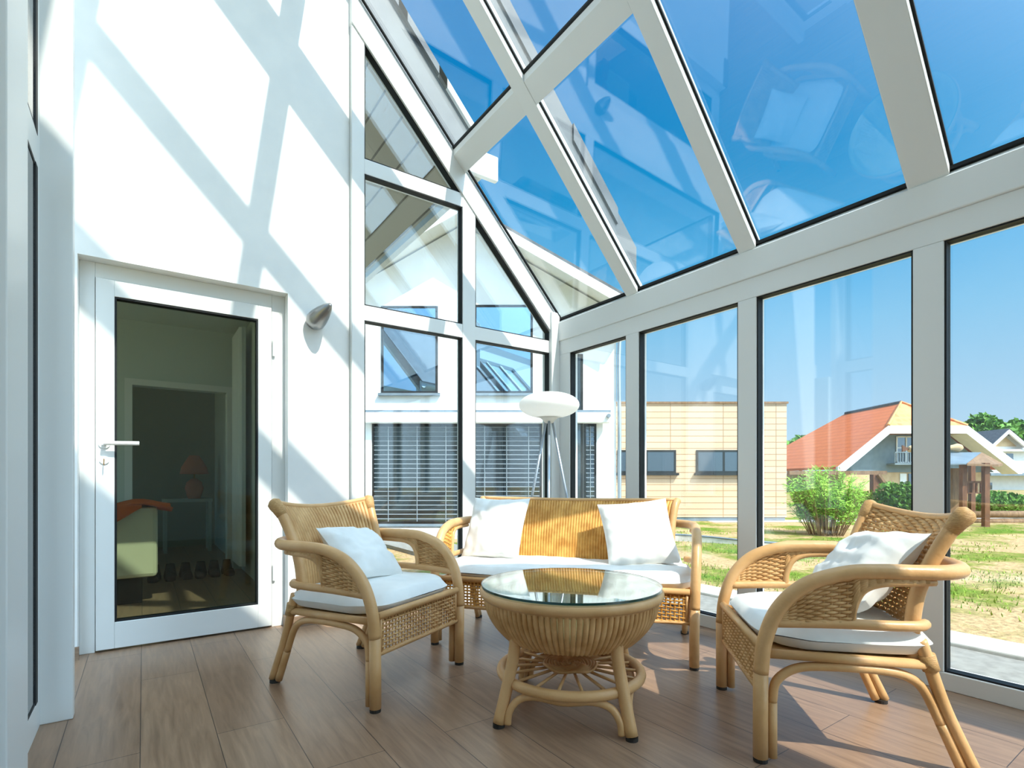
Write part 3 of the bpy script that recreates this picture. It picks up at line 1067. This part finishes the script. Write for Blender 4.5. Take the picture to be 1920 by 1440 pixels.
# ---------------- floor lamp
FL = (2.60, 3.22, 0)
fl = tag(empty('floor_lamp', FL, R(20)), 'tripod floor lamp with flattened white shade in the corner behind the sofa', 'floor lamp')
prof = []
for k in range(25):
    a = -PI / 2 + PI * k / 24
    prof.append((.236 * abs(math.cos(a)) ** .9 + (.0 if k not in (0, 24) else 0), 1.535 + .100 * math.sin(a)))
MB().lathe(prof, 48).build('lamp_shade', M['paper'], fl, smooth=True)
MB().lathe([(0, 1.395), (.03, 1.395), (.05, 1.42), (.095, 1.452), (0, 1.455)], 24).build('lamp_neck', M['paper'], fl, smooth=True)
for k in range(3):
    a = R(-150 + 120 * k)
    MB().tube([(.03 * math.cos(a), .03 * math.sin(a), 1.405), (.34 * math.cos(a), .34 * math.sin(a), 0.0)], .0105, 10).build('leg', M['steel_leg'], fl, smooth=True)

# ------------------------------------------------------------------ own house roof outside
hr = tag(empty('house_roof'), 'grey tiled verge and boarded soffit of the adjoining house roof outside the gable glazing', 'roof')
ex, eh = 2.12, 3.36
zu = lambda x: eh + 1.06 * (ex - x)


def rslab(x0, x1, y0, y1, a, b):
    return MB().hexa([(x0, y0, zu(x0) + a), (x1, y0, zu(x1) + a), (x1, y1, zu(x1) + a), (x0, y1, zu(x0) + a),
                      (x0, y0, zu(x0) + b), (x1, y0, zu(x1) + b), (x1, y1, zu(x1) + b), (x0, y1, zu(x0) + b)])


rslab(-.6, ex, 3.70, 7.5, 0, .10).build('soffit', M['soffit'], hr)
rslab(-.6, ex + .02, 3.672, 3.70, -.04, .40).build('verge_board', M['verge_grey'], hr)
rslab(-.6, ex + .10, 3.67, 7.5, .401, .43).build('roof_deck', M['tile_dark'], hr)
for k in range(7):
    x1 = ex + .14 - k * .33
    rslab(x1 - .40, x1, 3.640, 3.80, .431 - .0, .50).build('verge_tile', M['tile_dark'] if k % 3 else M['ext_wall'], hr)
B(ex, ex + .06, 3.70, 7.5, eh - .06, eh + .34).build('fascia', M['frame_grey'], hr)
gt = MB()
for k in range(8):
    a0, a1 = PI + PI * k / 8, PI + PI * (k + 1) / 8
    q = [(ex + .165 + .10 * math.cos(a), eh + .22 + .10 * math.sin(a)) for a in (a0, a1)] + [(ex + .165 + .09 * math.cos(a), eh + .22 + .09 * math.sin(a)) for a in (a1, a0)]
    gt.prism(q, 3.68, 7.5)
gt.build('gutter', M['frame_grey'], hr)
B(ex - .03, ex + .27, 3.62, 3.671, eh + .04, eh + .24).build('gutter_end', M['frame'], hr, bevel=.01)

# ------------------------------------------------------------------ garden
tag(B(-60, 150, -60, 150, -.32, -.10).build('lawn', M['lawn']), 'patchy sunlit lawn with bare sandy areas', 'lawn', kind='structure')
tag(B(3.08, 3.97, -6, 9.0, -.099, -.045).build('paving', M['paving']), 'grey paving strip outside the glazed wall', 'paving', kind='structure')
tag(B(3.97, 4.28, -6, 7.0, -.099, -.02).build('kerb', M['concrete'], bevel=.01), 'white concrete kerb between paving and lawn', 'kerb', kind='structure')
tag(B(1.16, 3.07, 3.67, 4.9, -.099, -.03).build('terrace', M['concrete']), 'pale terrace slab outside the gable glazing', 'terrace', kind='structure')
gr = MB()
for k in range(15000):
    x = 4.35 + abs(random.gauss(0, 1)) * 4.2
    y = random.uniform(-4, 7)
    if mnoise.noise(Vector((x * .75, y * .75, 3.3))) < -.05:
        continue
    h = random.uniform(.015, .05)
    a = random.uniform(0, 2 * PI)
    w = .004 + .001 * x / 4
    dx, dy = w * math.cos(a), w * math.sin(a)
    gr.quadv([(x - dx, y - dy, -.1), (x + dx, y + dy, -.1), (x + dy * 3 + random.uniform(-.01, .01), y - dx * 3, -.1 + h)])
tag(gr.build('grass', M['blade']), 'short green grass blades on the lawn near the kerb', 'grass', kind='stuff')


def camthing(name, r, d, label, cat, group=None):
    p = cw(r, d, -.1)
    return tag(empty(name, p, -TH), label, cat, group)


# curved edging strip in the lawn
ed = camthing('lawn_edging', 3.0, 8.6, 'curved pale steel edging lying in the lawn behind the sofa arm', 'edging')
pts = cr([(-1.2, .35, .1), (-.3, .5, .1), (.25, .25, .09), (.75, -.05, .06), (1.3, -.2, .03)], 8)
m = MB()
for a, b in zip(pts, pts[1:]):
    m.hexa([(a.x, a.y, 0), (b.x, b.y, 0), (b.x, b.y + .02, 0), (a.x, a.y + .02, 0), (a.x, a.y, a.z), (b.x, b.y, b.z), (b.x, b.y + .02, b.z), (a.x, a.y + .02, a.z)])
m.build('edging_strip', M['concrete'], ed)
MB().tube([p + Vector((0, .01, p.z * 0 + .01)) for p in pts], .018, 8).build('edging_rim', M['slate'], ed, smooth=True)

# ---- white neighbour house, 11 m away
nb = camthing('white_house', 0, 11.0, 'white rendered gabled house with blue windows and blinds beyond the gable glazing', 'house')
r0, r1 = -4.4, 2.17
pk, ph = -1.03, 6.41
sl = .572
zroof = lambda r: ph - sl * abs(r - pk)


MB().prism([(r0, 0), (r1, 0), (r1, zroof(r1) - .05), (pk, ph - .05), (r0, zroof(r0) - .05)], 0, .3).build('front_wall', M['ext_wall'], nb)
B(r1 - .3, r1, .3, 8.0, 0, zroof(r1) - .08).build('side_wall', M['ext_wall'], nb)
er, el = 2.42, -4.7
for a, b in ((pk, er), (el, pk)):
    MB().prism([(a, zroof(a)), (b, zroof(b)), (b, zroof(b) + .10), (a, zroof(a) + .10)], -.6, 8.3).build('roof_boarding', M['ext_wall'], nb)
    MB().prism([(a, zroof(a) + .101), (b, zroof(b) + .101), (b, zroof(b) + .17), (a, zroof(a) + .17)], -.62, 8.3).build('roof_tiles', M['tile_dark'], nb)
    MB().prism([(a, zroof(a) - .10), (b, zroof(b) - .10), (b, zroof(b) + .10), (a, zroof(a) + .10)], -.64, -.601).build('verge_board', M['ext_wall'], nb)
MB().tube([(er + .06, -.6, zroof(er) + .05), (er + .06, 8.3, zroof(er) + .05)], .06, 10).build('gutter', M['frame_grey'], nb)
MB().tube(cr([(er + .02, -.1, zroof(er)), (er - .02, -.1, zroof(er) - .2), (r1 + .06, -.05, zroof(er) - .55), (r1 + .06, -.05, 2), (r1 + .06, -.05, 0)], 5), .04, 10).build('downpipe', M['steel_leg'], nb, smooth=True)


def nwin(ra, rb, za, zb, pane, blind=0, sill=True, frame='gasket', cords=3, name='window'):
    w = MB()
    t = .05
    y0_, y1_ = -.02, -.001
    w.box(ra, ra + t, y0_, y1_, za, zb)
    w.box(rb - t, rb, y0_, y1_, za, zb)
    w.box(ra + t, rb - t, y0_, y1_, za, za + t)
    w.box(ra + t, rb - t, y0_, y1_, zb - t, zb)
    wo = w.build(name, M[frame], nb)
    B(ra + t, rb - t, -.012, -.002, za + t, zb - t).build('pane', M[pane], wo)
    if sill:
        B(ra - .05, rb + .05, -.09, -.001, za - .05, za).build('window_sill', M['slate'], wo)
    if blind:
        s = MB()
        z = zb - t - .03
        while z > za + t + .02:
            s.hexa([(ra + t, -.060, z), (rb - t, -.060, z), (rb - t, -.025, z + .012), (ra + t, -.025, z + .012), (ra + t, -.060, z + .004), (rb - t, -.060, z + .004), (rb - t, -.025, z + .016), (ra + t, -.025, z + .016)])
            z -= blind
        s.build('blind', M['slat'], wo)
        c = MB()
        for k in range(cords):
            x = ra + t + (rb - ra - 2 * t) * (k + .5) / cords
            c.tube([(x, -.064, za + t), (x, -.064, zb - t)], .008, 4)
        c.build('blind_cords', M['slat'], wo)
    return wo


hh = lambda py, d: .95 + (900 - py) / 990 * d + .1
rr = lambda px, d: (px - 960) / 990 * d
nwin(rr(715, 11), rr(821, 11), hh(738, 11), hh(574, 11), 'win_blue')
nwin(rr(889, 11), rr(999, 11), hh(738, 11), hh(572, 11), 'win_blue')
nwin(rr(698, 11), rr(868, 11), hh(982, 11), hh(795, 11), 'win_dark', blind=.095)
nwin(rr(884, 11), rr(1016, 11), hh(982, 11), hh(795, 11), 'win_dark', blind=.095)
nwin(rr(1094, 11), rr(1118, 11), hh(982, 11), hh(795, 11), 'win_dark', blind=.095, sill=False, cords=1)
nwin(rr(1073, 11), rr(1093, 11), hh(982, 11), hh(664, 11), 'win_dark', sill=False)
B(rr(676, 11), rr(1140, 11), -.28, -.10, hh(795, 11), hh(776, 11)).build('awning_box', M['ext_wall'], nb, bevel=.02)
B(rr(676, 11), rr(1142, 11), -.20, -.001, hh(775, 11), hh(771, 11)).build('string_course', M['slate'], nb)
B(rr(684, 11), rr(698, 11), -.06, -.001, hh(985, 11), hh(795, 11)).build('white_jamb', M['ext_wall'], nb)
MB().tube([(rr(1136, 11), -.36, hh(783, 11)), (rr(1136, 11), -.10, hh(783, 11))], .04, 10).build('awning_bracket', M['slate'], nb)
B(-4.4, 2.6, -1.6, -.001, 0, .06).build('terrace_slab', M['concrete'], nb)

# ---- low timber clad building
wd = camthing('timber_building', 0, 13.5, 'flat roofed building clad in pale larch boards beyond the lawn', 'building')
wl, wrr = 2.60, rr(1475, 13.5)
wh = hh(757, 13.5)
B(wl, wrr, 0, 6, .10, wh).build('cladding', M['larch'], wd)
B(wl - .02, wrr - .03, .02, 6, 0, .099).build('plinth', M['slate'], wd)
B(wl - .04, wrr + .03, -.04, 6.04, wh, wh + .05).build('roof_edge', M['timber'], wd)
for a, b in ((1157, 1267), (1305, 1408)):
    ra, rb = rr(a, 13.5), rr(b, 13.5)
    za, zb = hh(887, 13.5), hh(844, 13.5)
    w = MB()
    w.box(ra, rb, -.03, -.001, zb - .05, zb)
    w.box(ra, rb, -.03, -.001, za, za + .05)
    for x in (ra, (ra + rb) / 2 - .025, rb - .05):
        w.box(x, x + .05, -.03, -.001, za + .05, zb - .05)
    wo = w.build('window', M['gasket'], wd)
    B(ra + .05, rb - .05, -.02, -.002, za + .05, zb - .05).build('pane', M['win_dark'], wo)
    B(ra - .05, rb + .05, -.12, -.001, za - .06, za).build('window_sill', M['gasket'], wo)
tag(MB().quadv([cw(5, 13.0, -.094), cw(5, 13.5, -.094), cw(20, 15.5, -.094), cw(20, 14.2, -.094)]).build('path', M['concrete']), 'pale path running past the timber building', 'path', kind='structure')

# ---- house with orange half-hipped roof
oh = camthing('orange_roofed_house', 0, 40.0, 'house with bright orange half hipped tiled roof and white verges beyond the shrub', 'house')
zz0 = .1
e0, e1, b0, b1, ax = 24.65, 38.6, 28.5, 34.5, 31.6
he, hb, ha = 1.96 + zz0, 5.07 + zz0, 7.25 + zz0
MB().quadv([(e0, 0, he), (b0, 0, hb), (ax, 2.9, ha), (ax, 10, ha), (e0, 17, he)]).build('roof_slope', M['orange'], oh)
MB().quadv([(e1, 0, he), (e1, 17, he), (ax, 10, ha), (ax, 2.9, ha), (b1, 0, hb)]).build('roof_slope', M['orange'], oh)
MB().quadv([(b0, 0, hb), (b1, 0, hb), (ax, 2.9, ha)]).build('hip_slope', M['peach'], oh)
for o in list(oh.children):
    md = o.modifiers.new('thick', 'SOLIDIFY')
    md.thickness = .25
    md.offset = -1
MB().tube([(b0, 0, hb), (ax, 2.9, ha), (b1, 0, hb)], .14, 6).build('hip_ridge', M['peach'], oh)
MB().tube([(ax, 2.9, ha), (ax, 10, ha)], .16, 6).build('ridge', M['tile_dark'], oh)
vt = .55
MB().prism([(e0, he - vt), (e0 + .3, he - vt), (b0 + .1, hb - vt - .05), (b0, hb), (e0, he)][::-1], -.06, .2).build('verge_board', M['ext_wall'], oh)
MB().prism([(e1, he - vt), (e1 - .3, he - vt), (b1 - .1, hb - vt - .05), (b1, hb), (e1, he)], -.06, .2).build('verge_board', M['ext_wall'], oh)
MB().prism([(b0, hb - vt - .05), (b1, hb - vt - .05), (b1, hb), (b0, hb)], -.06, .2).build('verge_board', M['ext_wall'], oh)
for a, b, c, d2 in ((e0, he, b0, hb), (e1, he, b1, hb)):
    MB().hexa([(a, .2, b - vt), (c, .2, d2 - vt - .05), (c, 1.6, d2 - vt - .05), (a, 1.6, b - vt), (a, .2, b - vt + .1), (c, .2, d2 - vt + .05), (c, 1.6, d2 - vt + .05), (a, 1.6, b - vt + .1)]).build('soffit', M['ext_wall'], oh)
MB().prism([(e0 + .6, he - .4), (e1 - .6, he - .4), (b1 - .2, hb - .55), (b0 + .2, hb - .55)], 1.6, 2.0).build('gable_wall', M['gable_grey'], oh)
B(e0 + 1.5, e1 - 1.5, 1.7, 12, 0, he - .401).build('ground_floor_wall', M['beige'], oh)
q = lambda px: rr(px, 41.5)
w = MB()
za, zb = hh(868, 41.5), hh(818, 41.5)
for k in range(3):
    x = q(1681) + k * .74
    w.box(x, x + .09, 1.5, 1.599, za, zb)
w.box(q(1681), q(1681) + 1.57, 1.5, 1.599, zb - .09, zb)
w.box(q(1681), q(1681) + 1.57, 1.5, 1.599, za + 1.15, za + 1.22)
w.box(q(1681), q(1681) + 1.57, 1.5, 1.599, za, za + .09)
wo = w.build('window', M['ext_wall'], oh)
B(q(1681), q(1681) + 1.5, 1.56, 1.598, za, zb).build('pane', M['win_dark'], wo)
m = MB()
m.box(q(1664), q(1725), .7, 1.59, hh(872, 41.5), hh(869, 41.5))
for k in range(14):
    x = q(1664) + k * (q(1725) - q(1664)) / 13
    m.box(x, x + .05, .7, .75, hh(868, 41.5), hh(850, 41.5))
m.box(q(1664), q(1725), .69, .76, hh(850, 41.5), hh(848, 41.5))
m.build('balcony', M['gable_grey'], oh)
for a, b in ((1690, 1702), (1706, 1740)):
    B(q(a), q(b), 1.62, 1.69, hh(908, 41.5), hh(888, 41.5)).build('window', M['win_dark'] if a > 1700 else M['ext_wall'], oh)
# ---- white house on the far right
wh2 = camthing('grey_roofed_house', 0, 55.0, 'white house with grey roof and pale gable at the right edge', 'house')
q5 = lambda px: rr(px, 55)
z5 = lambda py: hh(py, 55)
MB().prism([(q5(1862), 0), (q5(1960), 0), (q5(1960), z5(835)), (q5(1893), z5(812)), (q5(1862), z5(836))], .8, 8).build('wall', M['ext_wall'], wh2)
for poly, nm, mt in (([(q5(1856), z5(838)), (q5(1893), z5(805)), (q5(1893), z5(812)), (q5(1862), z5(840))], 'verge_board', 'ext_wall'), ([(q5(1893), z5(805)), (q5(1932), z5(838)), (q5(1927), z5(842)), (q5(1893), z5(813))], 'verge_board', 'ext_wall')):
    MB().prism(poly, 0, .2).build(nm, M[mt], wh2)
MB().quadv([(q5(1893), 0, z5(803)), (q5(1856), 0, z5(838)), (q5(1856), 9, z5(838)), (q5(1893), 9, z5(803))]).build('roof_slope', M['tile_dark'], wh2)
MB().quadv([(q5(1893), 0, z5(803)), (q5(1893), 9, z5(803)), (q5(1934), 9, z5(838)), (q5(1934), 0, z5(838))]).build('roof_slope', M['tile_dark'], wh2)
MB().prism([(q5(1868), z5(836)), (q5(1918), z5(836)), (q5(1893), z5(815))], .7, .79).build('gable_boarding', M['beige'], wh2)
B(q5(1862), q5(1960), .2, .79, z5(846), z5(842)).build('eave_band', M['ext_wall'], wh2)
B(q5(1850), q5(1960), -.5, .79, z5(892), z5(887)).build('porch_roof', M['slate'], wh2)
for a, b, c, dd_ in ((1900, 1912, 872, 850), (1858, 1872, 918, 905)):
    B(q5(a), q5(b), .7, .79, z5(c), z5(dd_)).build('window', M['win_dark'], wh2)

# ---- playhouse canopy with carved ornament
ph_ = camthing('garden_shelter', 0, 12.0, 'small timber shelter with blue grey sheet roof beyond the right armchair', 'shelter')
q2 = lambda px, dy=0: rr(px, 12 + dy)
z2 = lambda py, dy=0: hh(py, 12 + dy)
for px, dy in ((1806, 0), (1848, -.15), (1774, 1.2), (1822, 1.3)):
    B(q2(px, dy) - .055, q2(px, dy) + .055, dy - .05, dy + .05, 0, z2(868, dy)).build('post', M['timber_dark'], ph_)
V3 = lambda px, dy, py: (q2(px, dy), dy, z2(py, dy))
MB().hexa([V3(1758, -.25, 872), V3(1812, -.35, 871), V3(1840, .6, 851), V3(1762, .9, 851),
           V3(1758, -.25, 870), V3(1812, -.35, 869), V3(1840, .6, 848), V3(1762, .9, 848)]).build('roof_sheet', M['slate'], ph_)
MB().hexa([V3(1813, -.35, 873), V3(1872, -.30, 875), V3(1880, .9, 873), V3(1841, .6, 852),
           V3(1813, -.35, 869), V3(1872, -.30, 871), V3(1880, .9, 869), V3(1841, .6, 848)]).build('roof_boards', M['timber'], ph_)
B(q2(1772, .8), q2(1802, .8), .78, .83, 0, z2(878, .8)).build('back_panel', M['timber'], ph_)
m = MB()
xa_, xb_ = q2(1812, .23), q2(1842, .23)
m.box(xa_, xb_, .2, .26, z2(906), z2(902))
m.box(xa_, xb_, .2, .26, z2(926), z2(924))
for k in range(4):
    x = xa_ + .02 + k * .1
    m.box(x, x + .03, .21, .25, z2(925), z2(905))
m.build('railing', M['timber_dark'], ph_)
orn = camthing('carved_fish', rr(1752, 12.75), 12.75, 'long carved wooden fish on top of the garden shelter', 'ornament')
orn.location.z = z2(848, .75) - .1 + .01
m = MB()
m.tube(cr([(-.62, 0, .06), (-.5, 0, .08), (-.25, 0, .09), (.2, 0, .085), (.42, 0, .10), (.58, 0, .10), (.68, 0, .09)], 5), [.07, .075, .08, .085, .085, .08, .075, .07, .065, .06, .058, .055, .052, .05, .048, .05, .052, .054, .056, .06, .065, .075, .085, .095, .10, .098, .09, .08, .07, .05, .03], 10)
m.build('fish_body', M['beige'], orn, smooth=True)
MB().prism([(-.78, .0), (-.60, .06), (-.78, .16)], -.02, .02).build('fish_tail', M['timber_dark'], orn)

# ---- timber frame behind the shrub
pf = camthing('play_structure', 0, 17.0, 'weathered timber play structure with diagonal brace behind the big shrub', 'play structure')
q7 = lambda px: rr(px, 17)
z7 = lambda py: hh(py, 17)
B(q7(1478), q7(1660), -.08, .08, z7(890), z7(883)).build('beam', M['timber'], pf)
B(q7(1634), q7(1645), -.09, .09, 0, z7(890)).build('post', M['timber_dark'], pf)
B(q7(1508), q7(1518), -.09, .09, 0, z7(890)).build('post', M['timber'], pf)
a_, b_ = Vector((q7(1642), -.1, z7(889))), Vector((q7(1692), -.1, 0.0))
MB().tube([a_, b_], .075, 6).build('brace', M['timber'], pf)
m = MB()
for k in range(6):
    z = .05 + k * .17
    x1 = q7(1642) + (q7(1692) - q7(1642)) * (1 - z / z7(889)) - .06
    m.box(q7(1646), x1, -.05, .0, z, z + .155)
m.build('boarding', M['timber'], pf)

# ---- log rails
for k, (py, lab) in enumerate(((965, 'upper long weathered log rail lying behind the right armchair'), (979, 'lower long weathered log rail lying behind the right armchair'))):
    d_ = 13.0
    lo = camthing('log_rail', rr(1885, d_), d_ + (0 if k else .0), lab, 'log', 'log rails')
    z = hh(py, d_)
    MB().tube([(-1.05, 0, z), (0, .02, z + .01), (2.2, 0, z)], .085, 10).build('log', M['timber'], lo, smooth=True)


# ---- plants
def leaves(mb, c, rad, n, size, flat=1.0, seed=0, up=0.0, shell=.5):
    rnd = random.Random(seed)
    for _ in range(n):
        while True:
            p = Vector((rnd.uniform(-1, 1), rnd.uniform(-1, 1), rnd.uniform(-1, 1)))
            if shell < p.length < 1:
                break
        q = Vector((c[0] + p.x * rad[0], c[1] + p.y * rad[1], c[2] + p.z * rad[2]))
        a = Vector((rnd.uniform(-1, 1), rnd.uniform(-1, 1), rnd.uniform(-1, 1) + up)).normalized()
        b = a.orthogonal().normalized()
        b = Matrix.Rotation(rnd.uniform(0, 2 * PI), 3, a) @ b
        s = size * rnd.uniform(.6, 1.3)
        mb.quadv([q - a * s, q + b * s * .5 * flat, q + a * s, q - b * s * .5 * flat])
    return mb


# big willow-like shrub
rnd = random.Random(3)
sh = camthing('willow_shrub', rr(1548, 10.1), 10.1, 'big feathery bright green shrub in front of the orange roofed house', 'shrub')
st = MB()
lf = MB()
for k in range(120):
    a = rnd.uniform(0, 2 * PI)
    rad = rnd.random() ** .5
    b0_ = Vector((.30 * rad * math.cos(a), .30 * rad * math.sin(a), 0))
    top = Vector((.74 * rad * math.cos(a), .6 * rad * math.sin(a), rnd.uniform(.85, 1.34) - .35 * rad * rad))
    mid = b0_.lerp(top, .5) + Vector((rnd.uniform(-.05, .05), rnd.uniform(-.05, .05), .06))
    pts = cr([b0_, mid, top], 4)
    st.tube(pts, [.009 - .0008 * i for i in range(len(pts))], 4, caps=False)
    for j in range(70):
        t = rnd.uniform(.30, 1.03)
        i = min(int(t * 8), 7)
        p = pts[i].lerp(pts[i + 1], min(t * 8 - i, 1.3))
        dv = Vector((rnd.uniform(-1, 1), rnd.uniform(-1, 1), rnd.uniform(-.2, 1.2))).normalized()
        L_ = rnd.uniform(.05, .13)
        o_ = Vector((rnd.uniform(-.04, .04), rnd.uniform(-.04, .04), rnd.uniform(-.03, .03)))
        sd = dv.orthogonal().normalized() * .011
        lf.quadv([p + o_, p + o_ + dv * L_ * .5 + sd, p + o_ + dv * L_, p + o_ + dv * L_ * .5 - sd])
st.build('stems', M['bark'], sh)
lf.build('foliage', M['leaf_light'], sh)


def bush(name, px, d, w, h, label, mat='leaf', n=1500, seed=1, size=.10, cat='bush'):
    b = camthing(name, rr(px, d), d, label, cat)
    m = MB()
    rn = random.Random(seed)
    for k in range(6):
        cx_, cy_ = rn.uniform(-.5, .5) * w * .6, rn.uniform(-.4, .4) * w * .5
        leaves(m, (cx_, cy_, h * rn.uniform(.42, .6)), (w * .34, w * .3, h * .42), n // 6, size, seed=seed * 10 + k)
    m.build('foliage', M[mat], b)
    s = MB()
    for k in range(7):
        a = k * 2 * PI / 7
        s.tube([(.05 * w * math.cos(a), .05 * w * math.sin(a), 0), (.25 * w * math.cos(a), .2 * w * math.sin(a), h * .6)], .012 * h + .006, 5)
    s.build('stems', M['bark'], b)


bush('flowering_bush', 1700, 15.4, 1.2, 1.0, 'rounded dense green bush right of the timber frame brace', 'leaf', 2600, 11, .06)
bush('green_bush', 1618, 16.3, .80, .75, 'small dark green bush at the foot of the timber frame post', 'leaf', 1600, 12, .05)
bush('low_bush', 1885, 15.0, 1.7, .75, 'low spreading green bush behind the log rails', 'leaf', 2600, 13, .06)
bush('potted_bush', 1785, 13.6, .62, .55, 'small round green bush under the garden shelter roof', 'leaf', 1200, 14, .045)


def tree(px, d, w, h, label, seed, mat='leaf_dark', n=3800, size=.55):
    t = camthing('tree', rr(px, d), d, label, 'tree', 'trees behind the houses')
    rn = random.Random(seed)
    m = MB()
    for k in range(11):
        a = rn.uniform(0, 2 * PI)
        rad = rn.random() ** .5
        leaves(m, (w * .36 * rad * math.cos(a), w * .36 * rad * math.sin(a), h * (.56 + .26 * (1 - rad) * rn.random() + .05 * rn.random())), (w * .22, w * .22, h * .20), n // 11, size, seed=seed * 20 + k, shell=.3)
    m.build('crown', M[mat], t)
    tr = MB().tube([(0, 0, 0), (.1, 0, h * .3), (0, .1, h * .65)], [.035 * h, .028 * h, .01 * h], 7)
    for k in range(5):
        a = k * 1.256
        tr.tube([(.05, 0, h * .35), (w * .22 * math.cos(a), w * .22 * math.sin(a), h * .62)], [.014 * h, .006 * h], 5)
    tr.build('trunk', M['bark'], t)


tree(1500, 75, 8, 7.6, 'green tree rising behind the orange roof beside the timber building', 1)
tree(1800, 76, 9, 9.2, 'tall dark green tree just right of the orange roof ridge', 2, n=5200)
tree(1846, 88, 10, 12.6, 'tallest dark green tree, left of the grey roofed house gable', 3, n=5200)
tree(1890, 101, 12, 14.0, 'dark green tree directly behind the grey roofed house gable', 4, n=5200)
tree(1940, 116, 14, 15.4, 'dark green tree at the right edge behind the grey roofed house', 5, n=5200)

# ------------------------------------------------------------------ light
sun = bpy.data.lights.new('sun', 'SUN')
sun.energy = 7
sun.angle = R(.6)
sun.color = (1.0, .935, .82)
so = bpy.data.objects.new('sun', sun)
col.objects.link(so)
so.rotation_euler = Vector((-.166, 1, -1.186)).to_track_quat('-Z', 'Y').to_euler()

wld = bpy.data.worlds.new('sky')
scene.world = wld
wld.use_nodes = True
nt = wld.node_tree
nt.nodes.clear()
ow = nt.nodes.new('ShaderNodeOutputWorld')
bg = nt.nodes.new('ShaderNodeBackground')
tc = nt.nodes.new('ShaderNodeTexCoord')
sx = nt.nodes.new('ShaderNodeSeparateXYZ')
rp = nt.nodes.new('ShaderNodeValToRGB')
nt.links.new(tc.outputs['Generated'], sx.inputs[0])
nt.links.new(sx.outputs['Z'], rp.inputs[0])
es = rp.color_ramp.elements
es[0].position = 0.0
es[0].color = srgb(200, 226, 242)
es[1].position = 1.0
es[1].color = srgb(0, 100, 176)
for pos, c_ in ((.10, (180, 217, 242)), (.25, (136, 200, 238)), (.36, (80, 176, 230)), (.48, (14, 150, 214)), (.62, (0, 134, 204))):
    e = es.new(pos)
    e.color = srgb(*c_)
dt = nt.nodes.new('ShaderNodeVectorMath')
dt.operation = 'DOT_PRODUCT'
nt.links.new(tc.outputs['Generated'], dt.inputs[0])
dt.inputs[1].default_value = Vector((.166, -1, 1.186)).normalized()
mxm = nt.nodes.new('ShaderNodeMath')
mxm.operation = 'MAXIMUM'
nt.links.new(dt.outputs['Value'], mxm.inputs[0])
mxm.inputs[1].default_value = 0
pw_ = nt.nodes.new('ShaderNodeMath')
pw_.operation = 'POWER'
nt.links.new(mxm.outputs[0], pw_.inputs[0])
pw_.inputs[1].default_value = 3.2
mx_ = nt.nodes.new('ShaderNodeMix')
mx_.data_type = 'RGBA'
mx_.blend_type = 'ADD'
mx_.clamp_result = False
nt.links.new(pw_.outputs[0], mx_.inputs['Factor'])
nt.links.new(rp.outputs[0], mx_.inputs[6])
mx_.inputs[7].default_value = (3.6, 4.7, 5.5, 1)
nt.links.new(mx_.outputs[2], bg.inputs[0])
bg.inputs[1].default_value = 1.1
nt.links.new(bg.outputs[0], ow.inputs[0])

# ------------------------------------------------------------------ camera
cam = bpy.data.cameras.new('camera')
cam.sensor_width = 36
cam.lens = 36 * 990 / 1920
cam.shift_y = (900 - 720) / 1920
cam.clip_start = .02
cam.clip_end = 400
co = bpy.data.objects.new('camera', cam)
col.objects.link(co)
co.location = (0, 0, .95)
co.rotation_euler = (R(90), 0, -TH)
scene.camera = co

scene.view_settings.view_transform = 'Standard'
scene.view_settings.look = 'None'
scene.view_settings.exposure = 0.0
scene.view_settings.gamma = 1
scene.view_settings.use_curve_mapping = False
scene.cycles.transparent_max_bounces = 32
scene.cycles.max_bounces = 10
scene.cycles.diffuse_bounces = 6
scene.cycles.sample_clamp_indirect = 6
